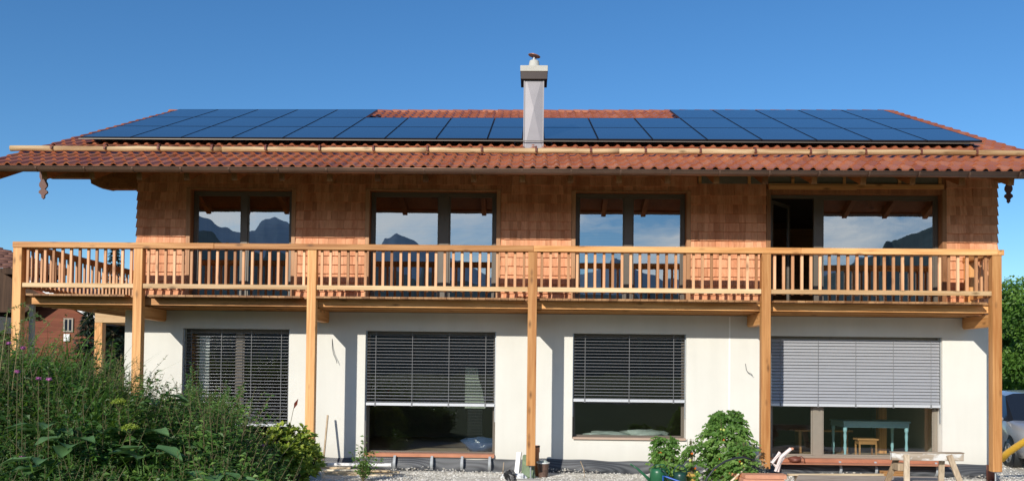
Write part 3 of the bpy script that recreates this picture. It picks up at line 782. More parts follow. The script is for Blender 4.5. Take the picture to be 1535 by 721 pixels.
for (a, b, n) in ((PXs[0], PXs[1], 13), (PXs[1], PXs[2], 19), (PXs[2], PXs[3], 24), (PXs[3], PXs[4], 25), (PXs[4], PXs[5], 24)):
    sp = (b - a) / (n + 1)
    for k in range(n):
        x = a + sp * (k + 1) + R.uniform(-.004, .004); mb = MB(); t = R.uniform(-.002, .002)
        mb.box(x - .024, x + .024, PYc - .010, PYc + .034, 3.20, 3.949); mb.build('baluster', M['balw'], balc, bevel=.003); nb += 1
mb = MB(); y = PYc + .2
while y < 6.0: mb.box(-9.568, -9.530, y - .024, y + .024, 3.20, 3.949); y += .165
for k in range(5): y = PYc + .22 + k * .18; mb.box(8.462, 8.50, y - .024, y + .024, 3.20, 3.949)
o = mb.build('side_balusters', M['balw'], balc); o['kind'] = 'stuff'
part('wall_post', M['wz'], balc, [(8.37, 8.53, -.20, -.06, 3.10, 3.949)], .004)
# deck boards run to the wall
mb = MB(); x = -9.66
while x < 8.52:
    w = .142; mb.box(x, min(x + w - .006, 8.525), PYc - .13 - R.uniform(0, .01) if not any(abs(x + w / 2 - p) < .15 for p in PXs) else PYc + .085, -.06, DT - .035, DT); x += w
mb.build('deck', M['deck'], balc)
mb = MB(); y = -.05
while y < 6.0: mb.box(-9.60, GX0 - .01 if y > .1 else UX0 - .06, y, y + .137, DT - .035, DT); y += .142
mb.build('side_deck', M['deck'], balc)
for a, b in zip(PXs, PXs[1:]):
    part('edge_beam', M['wx'], balc, [(a + .0, b - .0, PYc + .125, PYc + .205, 2.915, DT - .04)])
for y in (-.80, -.45, -.12): part('joist', M['wx'], balc, [(-9.5, 8.4, y, y + .08, 2.89, DT - .04)])
for x in (-9.45, -9.1, -8.75, -8.4): part('joist', M['wy'], balc, [(x, x + .06, .05, 6.0, 2.985, DT - .04)])
part('edge_beam', M['wy'], balc, [(-9.60, -9.53, .05, 6.0, 2.93, DT - .04)])
fr = thing('pergola', 'heavy larch post and beam frame standing beyond the left house corner', 'pergola', (-13.2, 9.5, G))
part('post', M['wz'], fr, [(-13.41, -13.17, 9.5, 9.74, G, 3.095)], .008); part('beam', M['palex'], fr, [(-13.41, -10.6, 9.5, 9.74, 3.10, 3.47)], .008)
part('post', M['wz'], fr, [(-10.84, -10.6, 9.5, 9.74, G, 3.095)], .008)
part('post', M['wz'], fr, [(-13.41, -13.17, 12.5, 12.74, G, 3.095)], .008); part('beam', M['wy'], fr, [(-13.41, -13.17, 9.743, 12.74, 3.10, 3.47)], .008); shift_children(fr)
part('side_post', M['galv'], balc, [(-9.485, -9.405, -.93, -.85, G, 2.9)])

# ------------------------------------------------------------------ ground, mountains, road
def mound(X, Y):
    X = np.clip(X, -40, 40); Y = np.clip(Y, -40, 40)
    u = 1 / (1 + np.exp((X + 4.4) / .45)); w = 1 / (1 + np.exp((Y + 4.2) / .5)); w2 = 1 / (1 + np.exp(-(Y + 11.5) / .8))
    return .62 * u * w * w2
xs = np.concatenate([[-9000, -1500, -300, -80, -30], np.arange(-16, 12.1, .4), [30, 80, 300, 1500, 9000]])
ys = np.concatenate([[-9000, -1500, -300, -80, -30], np.arange(-16, 6.1, .4), [12, 30, 80, 300, 1500, 9000]])
XX, YY = np.meshgrid(xs, ys); ZZ = G + mound(XX, YY) + np.where((abs(XX) < 15) & (abs(YY) < 12), .012 * np.sin(XX * 2.1) * np.cos(YY * 2.7), 0)
V = np.stack([XX, YY, ZZ], -1).reshape(-1, 3); nx = len(xs)
mb = MB(); mb.add(V, [(j * nx + i, j * nx + i + 1, (j + 1) * nx + i + 1, (j + 1) * nx + i) for j in range(len(ys) - 1) for i in range(nx - 1)])
struct(mb.build('ground', M['ground'], smooth=True))
mb = MB(); mb.add([(-400, -46, G + .02), (400, -46, G + .02), (400, -40, G + .02), (-400, -40, G + .02)], [(0, 1, 2, 3)]); struct(mb.build('road', M['asphalt']))
tab = [(-1.6, .12), (-1.0, .15), (-.7, .13), (-.50, .16), (-.40, .185), (-.372, .178), (-.345, .164), (-.325, .158), (-.305, .168), (-.285, .176), (-.272, .172), (-.262, .160), (-.22, .135), (-.18, .145), (-.155, .158), (-.13, .146), (-.10, .132),
       (-.05, .118), (.0, .108), (.05, .112), (.085, .128), (.095, .132), (.11, .122), (.15, .106), (.22, .105), (.30, .120), (.36, .134), (.41, .156), (.45, .176), (.50, .195), (.6, .20), (.8, .17), (1.2, .14), (1.6, .12)]
az = np.linspace(-1.5, 1.5, 1500); el = np.interp(az, [t[0] for t in tab], [t[1] for t in tab])
for k in range(1, 12): el = el + .0026 / k ** .8 * np.sin(az * 37 * k * 1.31 + k * 2.1)
Rm = 2600.0; V = []; rows = 9
for j in range(rows):
    f = j / (rows - 1)
    for a, e in zip(az, el):
        d = Rm * (.55 + .45 * f) * (1 + .02 * math.sin(a * 50 + j * 2)); h = e * Rm * (f ** .8) * (1 + .05 * math.sin(a * 23 + j) * (1 - f))
        V.append((math.tan(a) * d if abs(a) < 1.2 else math.tan(1.2) * d * np.sign(a) * (1 + abs(a) - 1.2), -d, h - 8))
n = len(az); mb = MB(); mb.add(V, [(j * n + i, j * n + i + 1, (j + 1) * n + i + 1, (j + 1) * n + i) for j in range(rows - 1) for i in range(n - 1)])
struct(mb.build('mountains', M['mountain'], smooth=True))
el2 = np.interp(az, [-1.5, -.8, -.45, -.38, -.33, -.28, -.2, -.12, -.05, .02, .1, .2, .3, .345, .40, .44, .5, .8, 1.5], [.10, .11, .16, .172, .150, .140, .128, .118, .105, .095, .10, .098, .108, .132, .164, .188, .20, .15, .1])
for k in range(1, 14): el2 = el2 + .0022 / k ** .6 * np.sin(az * 61 * k * 1.21 + k * 3.3)
Rm = 900.0; V = []
for j in range(rows):
    f = j / (rows - 1)
    for a, e in zip(az, el2):
        d = Rm * (.5 + .5 * f); h = e * Rm * (f ** .9); ta = math.tan(a) if abs(a) < 1.2 else math.tan(1.2) * np.sign(a) * (1 + abs(a) - 1.2); V.append((ta * d, -d, h - 6))
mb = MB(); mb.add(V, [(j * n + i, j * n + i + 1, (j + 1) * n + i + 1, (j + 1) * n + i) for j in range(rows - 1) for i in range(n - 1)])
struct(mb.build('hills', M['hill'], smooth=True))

# gravel stones where the ground shows
n = 15000
P = np.stack([NR.uniform(-4.6, 9.6, n), NR.uniform(-2.4, -.08, n)], 1)
P2 = np.stack([NR.uniform(8.9, 13, 2500), NR.uniform(-1.5, 3.2, 2500)], 1)
P = np.concatenate([P, P2]); n = len(P)
s = NR.uniform(.007, .020, n) ** 1.0; s[NR.random(n) < .03] *= 1.9
oct_v = np.array([[1, 0, 0], [0, 1, 0], [-1, 0, 0], [0, -1, 0], [0, 0, .7], [0, 0, -.5]])
V = oct_v[None] * s[:, None, None] * NR.uniform(.7, 1.3, (n, 6, 1)); ang = NR.uniform(0, 6.28, n)
ca, sa = np.cos(ang)[:, None], np.sin(ang)[:, None]
V = np.stack([V[..., 0] * ca - V[..., 1] * sa, V[..., 0] * sa + V[..., 1] * ca, V[..., 2]], -1)
V += np.stack([P[:, 0], P[:, 1], G + .004 + .10 * np.exp(-((P[:, 1] + .12) / .14) ** 2) * (.5 + .5 * np.sin(P[:, 0] * 2.3)) * NR.random(n)], 1)[:, None, :]
mb = MB(); mb.v.append(V.reshape(-1, 3)); base = (np.arange(n) * 6)[:, None, None]
q = np.array([[0, 1, 4], [1, 2, 4], [2, 3, 4], [3, 0, 4], [1, 0, 5], [2, 1, 5], [3, 2, 5], [0, 3, 5]])
mb.f = list(map(tuple, (base + q[None]).reshape(-1, 3).tolist())); mb.a = np.repeat(NR.random(n), 8).tolist(); mb.cnt = n * 6
m, nt, out = new_mat('gravel_stone'); at = nt.nodes.new('ShaderNodeAttribute'); at.attribute_name = 'var'
pbsdf(nt, out, ramp(nt, at.outputs['Fac'], [(0, (.48, .45, .38)), (.5, (.66, .63, .56)), (1, (.82, .80, .75))]), .9, 0, .2); M['stone'] = m
tag(mb.build('gravel', M['stone']), 'pale grey gravel spread on the ground before the wall', 'gravel', kind='stuff')
#PART2

# ------------------------------------------------------------------ plants
def rdir(n, up=0.5, spread=1.0):
    d = NR.normal(size=(n, 3)) * spread; d[:, 2] = abs(d[:, 2]) * .6 + up; return unit(d)
def rnorm(n, up=1.0):
    d = NR.normal(size=(n, 3)) * .6; d[:, 2] = abs(d[:, 2]) + up; return unit(d)
def grass_tuft(mb, p, h, nb=26, spread=.12, w=.011, var=(.2, .7)):
    P = np.array(p) + np.c_[NR.normal(0, spread * .4, (nb, 2)), np.zeros(nb)]
    D = unit(np.c_[NR.normal(0, .35, (nb, 2)), np.ones(nb)])
    mb.blades(P, D, NR.uniform(.6, 1.1, nb) * h, NR.uniform(.7, 1.3, nb) * w, NR.uniform(.15, .75, nb), NR.uniform(*var, nb))
def leafy_weed(mb, ms, p, h, nst=5, nl=34, L=.085, W=.035, lean=.22, var=(0, 1), along=.15):
    for _ in range(nst):
        d = unit(np.array([R.gauss(0, lean), R.gauss(0, lean), 1.0])); hh = h * R.uniform(.6, 1.05)
        p0 = np.array(p) + [R.gauss(0, .07), R.gauss(0, .07), 0]
        bend = np.array([R.gauss(0, .25), R.gauss(0, .25), 0]) * hh
        t = NR.uniform(along, 1, nl); P = p0 + d * hh * t[:, None] + bend * (t[:, None] ** 2) * .5
        a = NR.uniform(0, 6.28, nl); D = unit(np.c_[np.cos(a), np.sin(a), NR.uniform(-.1, .8, nl)])
        Nn = unit(np.cross(D, np.c_[-np.sin(a), np.cos(a), np.zeros(nl)]) * np.where(True, 1, 1) + NR.normal(0, .25, (nl, 3)))
        Nn[Nn[:, 2] < 0] *= -1
        sc = (1.15 - .75 * t)
        mb.leaves(P, D, Nn, L * sc * NR.uniform(.7, 1.3, nl), W * sc * NR.uniform(.8, 1.2, nl), NR.uniform(*var, nl), .2)
        ts = [0, .35, .7, 1]; ms.tube([tuple(p0 + d * hh * q + bend * q * q * .5) for q in ts], [.006, .005, .004, .002], 4, .3, cap=False)
def heart_leaf(mb, c, yaw, pitch, L, var):
    # broad wavy leaf, 8 x 5 grid
    nu, nv = 9, 5; V = []
    for i in range(nu):
        t = i / (nu - 1); w = L * .38 * (math.sin(PI * min(1, t * .92 + .08) ** .75)) ** .8 * (1.05 - .35 * t)
        for k in range(nv):
            s_ = (k / (nv - 1) - .5) * 2
            x = L * t - (.10 * L if t < .1 else 0) * abs(s_); y = s_ * w
            z = -.35 * L * t * t + .10 * L * abs(s_) ** 1.5 + .03 * L * math.sin(9 * t + 3 * s_) * abs(s_)
            V.append((x, y, z))
    M4 = Matrix.Translation(c) @ Matrix.Rotation(yaw, 4, 'Z') @ Matrix.Rotation(-pitch, 4, 'Y')
    V = [tuple(M4 @ Vector(v)) for v in V]
    mb.add(V, [(i * nv + k, (i + 1) * nv + k, (i + 1) * nv + k + 1, i * nv + k + 1) for i in range(nu - 1) for k in range(nv - 1)], var)

CAMZ, CAMY = 1.75, -17.5
def bx_(px, d): return (px - 797) / 1335 * d
SIL = [(-200, 490), (0, 500), (60, 510), (110, 524), (140, 552), (170, 556), (195, 575), (225, 596), (260, 598), (285, 582), (330, 600), (355, 632), (380, 655), (410, 675), (440, 700), (480, 720)]
def hlimit(X, Y):
    d = Y - CAMY; px = 797 + X / d * 1335
    ys = np.interp(px, [a for a, _ in SIL], [b for _, b in SIL])
    t = min(1, max(0, (d - 7.6) / 3.4)); t = t * t * (3 - 2 * t)
    yl = ys * t + (735 - .25 * max(0, 200 - px) * .5) * (1 - t)
    return CAMZ - (yl - 557) * d / 1335
def in_bed(X, Y):
    d = Y - CAMY; px = 797 + X / d * 1335
    return 7.3 < d < 14.6 and -90 < px < 404 - max(0, (d - 12.2)) * 30
weeds = MB(); stems = MB(); mugs = MB(); dry = MB(); flo = MB()
cnt = 0
def gz(X, Y): return G + float(mound(np.float64(X), np.float64(Y)))
for _ in range(2600):
    Y = R.uniform(-10.2, -2.9); X = R.uniform(-9.6, -2.6)
    if not in_bed(X, Y): continue
    z0 = gz(X, Y); zt = hlimit(X, Y) * 1.0; h = (zt - z0) * R.choice((.5, .65, .78, .86, .92, .98, 1.03, 1.1))
    if h < .16: continue
    cnt += 1
    d = Y - CAMY; px = 797 + X / d * 1335
    k = R.random(); pt = .5 + .25 * math.sin(2.1 * X + 1.3 * Y) + .25 * math.sin(3.7 * X - 2.9 * Y + 1); k = min(.99, max(0, k * .6 + pt * .4)); va = R.choice((0, .15, .35)) * (1 if pt > .4 else .4)
    if px < 190 and d < 10.2: kinds = (.24, .62)
    elif px < 200: kinds = (.24, .30)
    else: kinds = (.22, .36)
    if k < kinds[0]: grass_tuft(weeds, (X, Y, z0 + h * .25), h * .95, 34, .18, .022, (.3 + va, .8 + va * .8))
    elif k < kinds[1]: leafy_weed(mugs, stems, (X, Y, z0), h * .98, 6, 70, .065, .018, .2, (.1, 1))
    else: leafy_weed(weeds, stems, (X, Y, z0), h * .97 * (1 + .10 * math.sin(4.3 * X + 2 * Y)), 4, *[(34, .18, .10), (52, .08, .06), (44, .16, .045), (44, .13, .07)][int(abs(math.sin(1.9 * X + .7) + math.cos(2.3 * Y)) * 2) % 4 if R.random() < .7 else R.randrange(4)], .2, (va, .5 + va * 1.4))
# low filler foliage that closes the bed
n = 52000
P = np.c_[NR.uniform(-9.6, -2.9, n), NR.uniform(-10.2, -3.1, n)]
ok = np.array([in_bed(a, b) for a, b in P]); P = P[ok]
lim = np.array([hlimit(a, b) for a, b in P]); g0 = G + mound(P[:, 0], P[:, 1])
z = g0 + (lim - g0) * (NR.random(len(P)) ** .6) * .8; keep = lim - g0 > .1; P, z = P[keep], z[keep]
Pn = np.c_[P, z]; k = len(Pn)
weeds.leaves(Pn, rdir(k, .2), rnorm(k, .8), NR.uniform(.05, .13, k), NR.uniform(.02, .06, k), np.clip(NR.uniform(0, .7, k) + .25 * np.sin(2.4 * Pn[:, 0] + 1.7 * Pn[:, 1]), 0, 1), .2)
wd = weeds.build('weeds', M['weed']); tag(wd, 'dense dark green weeds and grasses filling the overgrown bank', 'weeds', kind='stuff')
wm = mugs.build('mugwort_stand', M['mug']); tag(wm, 'feathery grey green weeds growing among the darker bank plants', 'weeds', kind='stuff')
tag(stems.build('weed_stems', M['stem']), 'thin brown stems of the weeds on the bank', 'weed stems', kind='stuff')
# tall feathery weed against the left blind
def tall_weed(X, Y, ztop, nst, spread, label, mat=M['mug'], L=.06, W=.019, nl=260):
    t = thing('tall_weed', label, 'weed', (X, Y, gz(X, Y)))
    mb = MB(); ms = MB(); z0 = gz(X, Y)
    for i in range(nst):
        fx = R.uniform(-1, 1); hh = (ztop - z0) * (1 - .35 * abs(fx) ** 1.5) * R.uniform(.82, 1.0)
        p0 = np.array([X + R.gauss(0, .05), Y + R.gauss(0, .05), z0]); tip = p0 + [fx * spread, R.uniform(-.25, .25), hh]
        mid = (p0 + tip) / 2 + [-.18 * fx * spread, 0, .06]
        def q(u): return ((1 - u) ** 2)[:, None] * p0 + (2 * u * (1 - u))[:, None] * mid + (u ** 2)[:, None] * tip
        u = NR.uniform(.25, 1, nl); A = q(u); a = NR.uniform(0, 6.28, nl)
        side = NR.uniform(0, 1, nl) * .14 * (1.1 - u)
        A = A + np.c_[np.cos(a) * side, np.sin(a) * side, side * .7]
        D = unit(np.c_[np.cos(a), np.sin(a), NR.uniform(.3, 1.3, nl)]); mb.leaves(A, D, rnorm(nl, .3), L * (1.3 - .7 * u), W, NR.random(nl), .1)
        ms.tube([tuple(x) for x in q(np.linspace(0, 1, 6))], [.006, .005, .004, .003, .002, .001], 4, .3, cap=False)
        for s_ in range(7):
            uu = np.array([R.uniform(.4, .95)]); b = q(uu)[0]; aa = R.uniform(0, 6.28); l = .16 * (1.15 - uu[0])
            ms.tube([tuple(b), (b[0] + l * math.cos(aa), b[1] + l * math.sin(aa), b[2] + l * .7)], [.0025, .001], 3, .3, cap=False)
    mb.build('foliage', mat, t); ms.build('stem', M['stem'], t); shift_children(t)
tall_weed(bx_(292, 13.2), -4.3, CAMZ - (548 - 557) * 13.2 / 1335, 16, .42, 'tall feathery weed rising in front of the leftmost window blind')
tall_weed(bx_(335, 12.8), -4.7, CAMZ - (585 - 557) * 12.8 / 1335, 12, .40, 'slightly shorter feathery weed leaning right of the tallest one')
tall_weed(bx_(248, 12.6), -4.9, CAMZ - (588 - 557) * 12.6 / 1335, 9, .30, 'sparse feathery weed against the white wall beside the second post')
# arching stalk at the far left
for (px, py, d, lab) in ((8, 462, 9.5, 'arching pale stalk standing up highest at the left edge'), (30, 478, 9.9, 'leaning pale stalk in front of the corner post')):
    mb = MB(); X = bx_(px - 25, d); Y = d + CAMY; z0 = gz(X, Y); zt = CAMZ - (py - 557) * d / 1335; ms = MB()
    pts = [(X, Y, z0), (X + .02, Y, (z0 + zt) / 2), (X + .12, Y, zt - .08), (X + .28, Y + .03, zt), (X + .45, Y + .05, zt - .14)]
    o = MB(); o.tube(pts, [.006, .005, .004, .003, .001], 5)
    t = thing('stalk', lab, 'plant stalk', (X, Y, z0)); o.build('stem', M['drygrass'], t)
    A = []
    for k in range(90):
        f = R.uniform(1.2, 4); i = min(3, int(f)); a = Vector(pts[i]).lerp(Vector(pts[i + 1]), f - i); A.append(tuple(a))
    A = np.array(A); mb.leaves(A, unit(NR.normal(size=(90, 3)) + [0, 0, -.3]), rnorm(90, .3), .035, .010, NR.random(90)); mb.build('foliage', M['mug'], t); shift_children(t)
# dry seed heads (each bundle countable as grass stuff)
mb = MB()
for _ in range(30):
    if _ < 24: px = R.uniform(135, 205); d = R.uniform(10.8, 12.2); py = R.uniform(532, 590)
    elif _ < 38: px = R.uniform(215, 265); d = R.uniform(11.5, 12.6); py = R.uniform(560, 600)
    else: px = R.uniform(180, 420); d = R.uniform(8.2, 9.5); py = R.uniform(640, 700)
    X = bx_(px, d); Y = d + CAMY; z0 = gz(X, Y); zt = CAMZ - (py - 557) * d / 1335
    lx = R.uniform(-.12, .22)
    mb.tube([(X - lx, Y, z0 + .2), (X - lx * .3, Y, (z0 + zt) / 2), (X, Y, zt)], [.003, .0025, .002], 3, R.random(), cap=False)
    k = 16; A = np.array([X, Y, zt]) + np.c_[NR.normal(0, .006, (k, 2)), NR.uniform(-.10, .0, k)]
    mb.leaves(A, unit(np.c_[NR.normal(0, .35, (k, 2)), np.ones(k)]), rnorm(k, 0), .028, .007, NR.random(k))
tag(mb.build('dry_seed_heads', M['drygrass']), 'dry tan grass stalks with seed heads poking above the weeds', 'dry grass', kind='stuff')
# burdock
bl = [(78, 640, 9.2, .30, 'burdock with one large leaf catching light near the left edge'), (112, 655, 9.0, .34, 'burdock with a pair of drooping leaves, below the pergola post'),
      (165, 652, 9.6, .36, 'burdock with a large folded leaf under the second post'), (205, 650, 9.8, .38, 'burdock with the broadest bright leaves in the middle of the bank'),
      (222, 675, 9.2, .34, 'low burdock with drooping leaves right of the broadest one'), (75, 688, 8.4, .26, 'low burdock with an upright leaf near the bottom left'),
      (238, 595, 11.6, .30, 'dark burdock rising against the white wall by the second post'), (330, 712, 8.8, .30, 'burdock leaf at the bottom below the leftmost window')]
for px, py, d, L, lab in bl:
    X = bx_(px, d); Y = d + CAMY; z0 = gz(X, Y); zt = CAMZ - (py - 557) * d / 1335
    t = thing('burdock', lab, 'burdock plant', (X, Y, z0))
    for k in range(7):
        a = -PI / 2 + (R.uniform(-1.9, 1.9) if k else .3); r_ = R.uniform(.03, .20)
        c = (X + r_ * math.cos(a) - .05, Y + r_ * math.sin(a), zt - R.uniform(0, .16) - .02)
        mb = MB(); heart_leaf(mb, c, a, R.uniform(-.1, .55), L * R.uniform(.75, 1.1), R.uniform(.3, 1)); mb.build('leaf', M['burdock'], t, smooth=True)
        mb = MB(); mb.tube([(X, Y, z0), ((X + c[0]) / 2, (Y + c[1]) / 2, (z0 + c[2]) / 2 + .1), c], [.010, .008, .006], 5, cap=False); mb.build('stem', M['mug'], t)
    shift_children(t)
# yellow-green flower umbels
for px, py, d, lab in ((175, 607, 9.6, 'yellowish green umbel, highest of the two on the bank'), (192, 645, 9.3, 'yellowish green umbel just above the broad burdock leaves')):
    X = bx_(px, d); Y = d + CAMY; z0 = gz(X, Y); zt = CAMZ - (py - 557) * d / 1335
    t = thing('umbel_plant', lab, 'flowering weed', (X, Y, z0)); mb = MB()
    k = 420; a = NR.uniform(0, 6.28, k); r_ = .085 * np.sqrt(NR.random(k)); A = np.c_[X + r_ * np.cos(a), Y + r_ * np.sin(a), zt - (r_ ** 2) * 5 + NR.normal(0, .008, k)]
    mb.leaves(A, rdir(k, .4), rnorm(k), .022, .014, NR.uniform(.5, 1, k)); mb.build('flower_head', M['rhodo'], t)
    ms = MB(); ms.tube([(X, Y, z0), (X, Y, zt - .12)], .005, 5)
    for q in range(14):
        aa = q * .45; ms.tube([(X, Y, zt - .12), (X + .07 * math.cos(aa), Y + .07 * math.sin(aa), zt - .02)], .002, 3)
    ms.build('stem', M['stem'], t); shift_children(t)
# pink flowers
fl = [(3, 523), (18, 534), (16, 568), (17, 563), (50, 577), (66, 578), (28, 694), (23, 524), (536 - 384 + 240, 672)]
fl = [(3, 523, 'at the left edge'), (25, 530, 'in front of the corner post'), (17, 566, 'below the corner post, large'), (50, 576, 'left one of the close pair'), (66, 577, 'right one of the close pair'), (28, 694, 'lowest, near the bottom left corner'), (394, 672, 'beside the yellow green bush')]
for px, py, lab in fl:
    d = 8.6 if px > 20 or py > 550 else 9.2
    if px > 300: d = 12.2
    X = bx_(px, d); Y = d + CAMY; z0 = gz(X, Y); zt = CAMZ - (py - 557) * d / 1335
    t = thing('knapweed', 'pink knapweed flower ' + lab, 'flower', (X, Y, z0), group='pink flowers on the bank')
    mb = MB(); mb.blob((X, Y, zt), (.017, .017, .016), seed=px); k = 60; a = NR.uniform(0, 6.28, k)
    mb.leaves(np.tile([X, Y, zt], (k, 1)), unit(np.c_[np.cos(a), np.sin(a), NR.uniform(-.3, 1.2, k)]), rnorm(k, .2), .032, .007); mb.build('flower_head', M['flower'], t)
    ms = MB(); ms.tube([(X + .03, Y, z0), (X + .01, Y, (z0 + zt) / 2), (X, Y, zt)], .003, 4); ms.build('stem', M['stem'], t); shift_children(t)
# rhododendron / laurel bush
def whorl_bush(X, Y, z0, rx_, ry_, h, nwh, L, W, mat, label, name, cat, seed=1, per=9, cz=None):
    t = thing(name, label, cat, (X, Y, z0)); mb = MB(); ms = MB(); rr = np.random.default_rng(seed)
    for i in range(nwh):
        a = rr.uniform(0, 6.28); th = math.acos(rr.uniform(-.5, 1)); r_ = rr.uniform(.55, 1.0) * (1 + .16 * math.sin(3 * a + 2 * th) + .1 * math.sin(5 * a))
        c = np.array([X + rx_ * r_ * math.sin(th) * math.cos(a), Y + ry_ * r_ * math.sin(th) * math.sin(a), z0 + h * .5 + h * .5 * r_ * math.cos(th)])
        ax = unit(np.array([math.sin(th) * math.cos(a), math.sin(th) * math.sin(a), math.cos(th) * .6 + .7])[None])[0]
        k = per; b = rr.uniform(0, 6.28, k) ; u = unit(np.cross(ax, [0.1, .9, .2])[None])[0]; w = np.cross(ax, u)
        sp = rr.uniform(.6, 1.5, k)
        D = unit(ax[None] + (np.cos(b)[:, None] * u + np.sin(b)[:, None] * w) * sp[:, None]); Nn = unit(ax[None] * 1.0 - D * .5 + rr.normal(0, .15, (k, 3)))
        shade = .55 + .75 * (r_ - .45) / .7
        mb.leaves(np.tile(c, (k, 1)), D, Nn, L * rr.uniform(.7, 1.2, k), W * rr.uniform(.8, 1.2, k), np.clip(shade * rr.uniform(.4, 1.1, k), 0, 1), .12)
        if i % 3 == 0: ms.tube([(X + rr.normal(0, .04), Y + rr.normal(0, .04), z0), tuple((c + [X, Y, z0]) / 2 + [0, 0, -.05]), tuple(c)], [.012, .008, .004], 4, .3, cap=False)
    mb.build('foliage', mat, t); ms.build('branch', M['bark'], t); shift_children(t); return t
d = 13.3
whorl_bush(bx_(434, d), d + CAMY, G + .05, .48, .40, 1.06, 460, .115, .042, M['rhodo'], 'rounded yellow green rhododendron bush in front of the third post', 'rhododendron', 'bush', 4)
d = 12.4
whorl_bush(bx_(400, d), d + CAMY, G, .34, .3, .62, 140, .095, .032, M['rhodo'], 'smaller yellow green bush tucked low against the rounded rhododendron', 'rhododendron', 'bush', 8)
# sapling in front of the membrane
d = 15.7; X = bx_(546, d); Y = d + CAMY
t = thing('sapling', 'slender green sapling growing in front of the plank stack', 'sapling', (X, Y, G)); mb = MB(); ms = MB()
for i in range(17):
    fx, fy = R.gauss(0, .13), R.gauss(0, .1); hh = R.choice((.35, .5, .62, .72, .8)) * (1 - abs(fx) * 1.4)
    hh = max(.15, hh); pts = [np.array([X, Y, G]), np.array([X + fx * .6, Y + fy * .6, G + hh * .5]), np.array([X + fx, Y + fy, G + hh])]
    ms.tube([tuple(p) for p in pts], [.006, .004, .002], 4, cap=False)
    k = 26; u = NR.uniform(.25, 1, k)[:, None]; A = pts[0] * (1 - u) ** 2 + pts[1] * 2 * u * (1 - u) + pts[2] * u ** 2
    a = NR.uniform(0, 6.28, k); D = unit(np.c_[np.cos(a), np.sin(a), NR.uniform(-.2, .5, k)]); mb.leaves(A + D * .02, D, rnorm(k, .8), NR.uniform(.05, .085, k), NR.uniform(.028, .042, k), NR.uniform(.1, 1, k))
mb.build('foliage', M['tomato'], t); ms.build('stem', M['stem'], t); shift_children(t)
# dark red leaves on thin stalks
for px, py, d, L, yaw, lab in ((386, 607, 12.9, .20, 0, 'curled dark red leaves on a thin stalk before the blind'), (442, 609, 13.4, .17, 1, 'single upright dark red leaf on a bent stalk above the bush')):
    X = bx_(px, d); Y = d + CAMY; zt = CAMZ - (py - 557) * d / 1335; z0 = G
    t = thing('red_leaf_plant', lab, 'plant', (X, Y, z0)); ms = MB()
    bx0 = X - (.22 if yaw else .25); ms.tube([(bx0, Y, z0), (bx0 + .07, Y, (z0 + zt) / 2), (X - .02, Y, zt - .06)], [.006, .005, .004], 5); ms.build('stem', M['stem'], t)
    mb = MB()
    if yaw: mb.leaves(np.array([[X - .02, Y, zt - .08]]), unit(np.array([[.42, 0, 1.]])), np.array([[.2, -.95, .1]]), L, .055, np.array([.6]), 0)
    else:
        for q in range(3): mb.leaves(np.array([[X - .05, Y, zt + .0], [X - .02, Y, zt + .06], [X - .14, Y, zt + .02], [X - .16, Y + .1, zt - .1]])[q:q+1], unit(np.array([[.7, .1, .8], [.3, -.3, -1.], [-.2, 0, -1.], [.4, 0, 1.]]))[q:q+1], unit(np.array([[.3, -.9, .1], [.6, -.8, 0], [.1, -1., 0], [.4, -.9, 0]]))[q:q+1], .14, .055, np.array([.5]), 0); mb.build('leaf', M['redleaf'], t); mb = MB()
    if yaw: mb.build('leaf', M['redleaf'], t); shift_children(t)
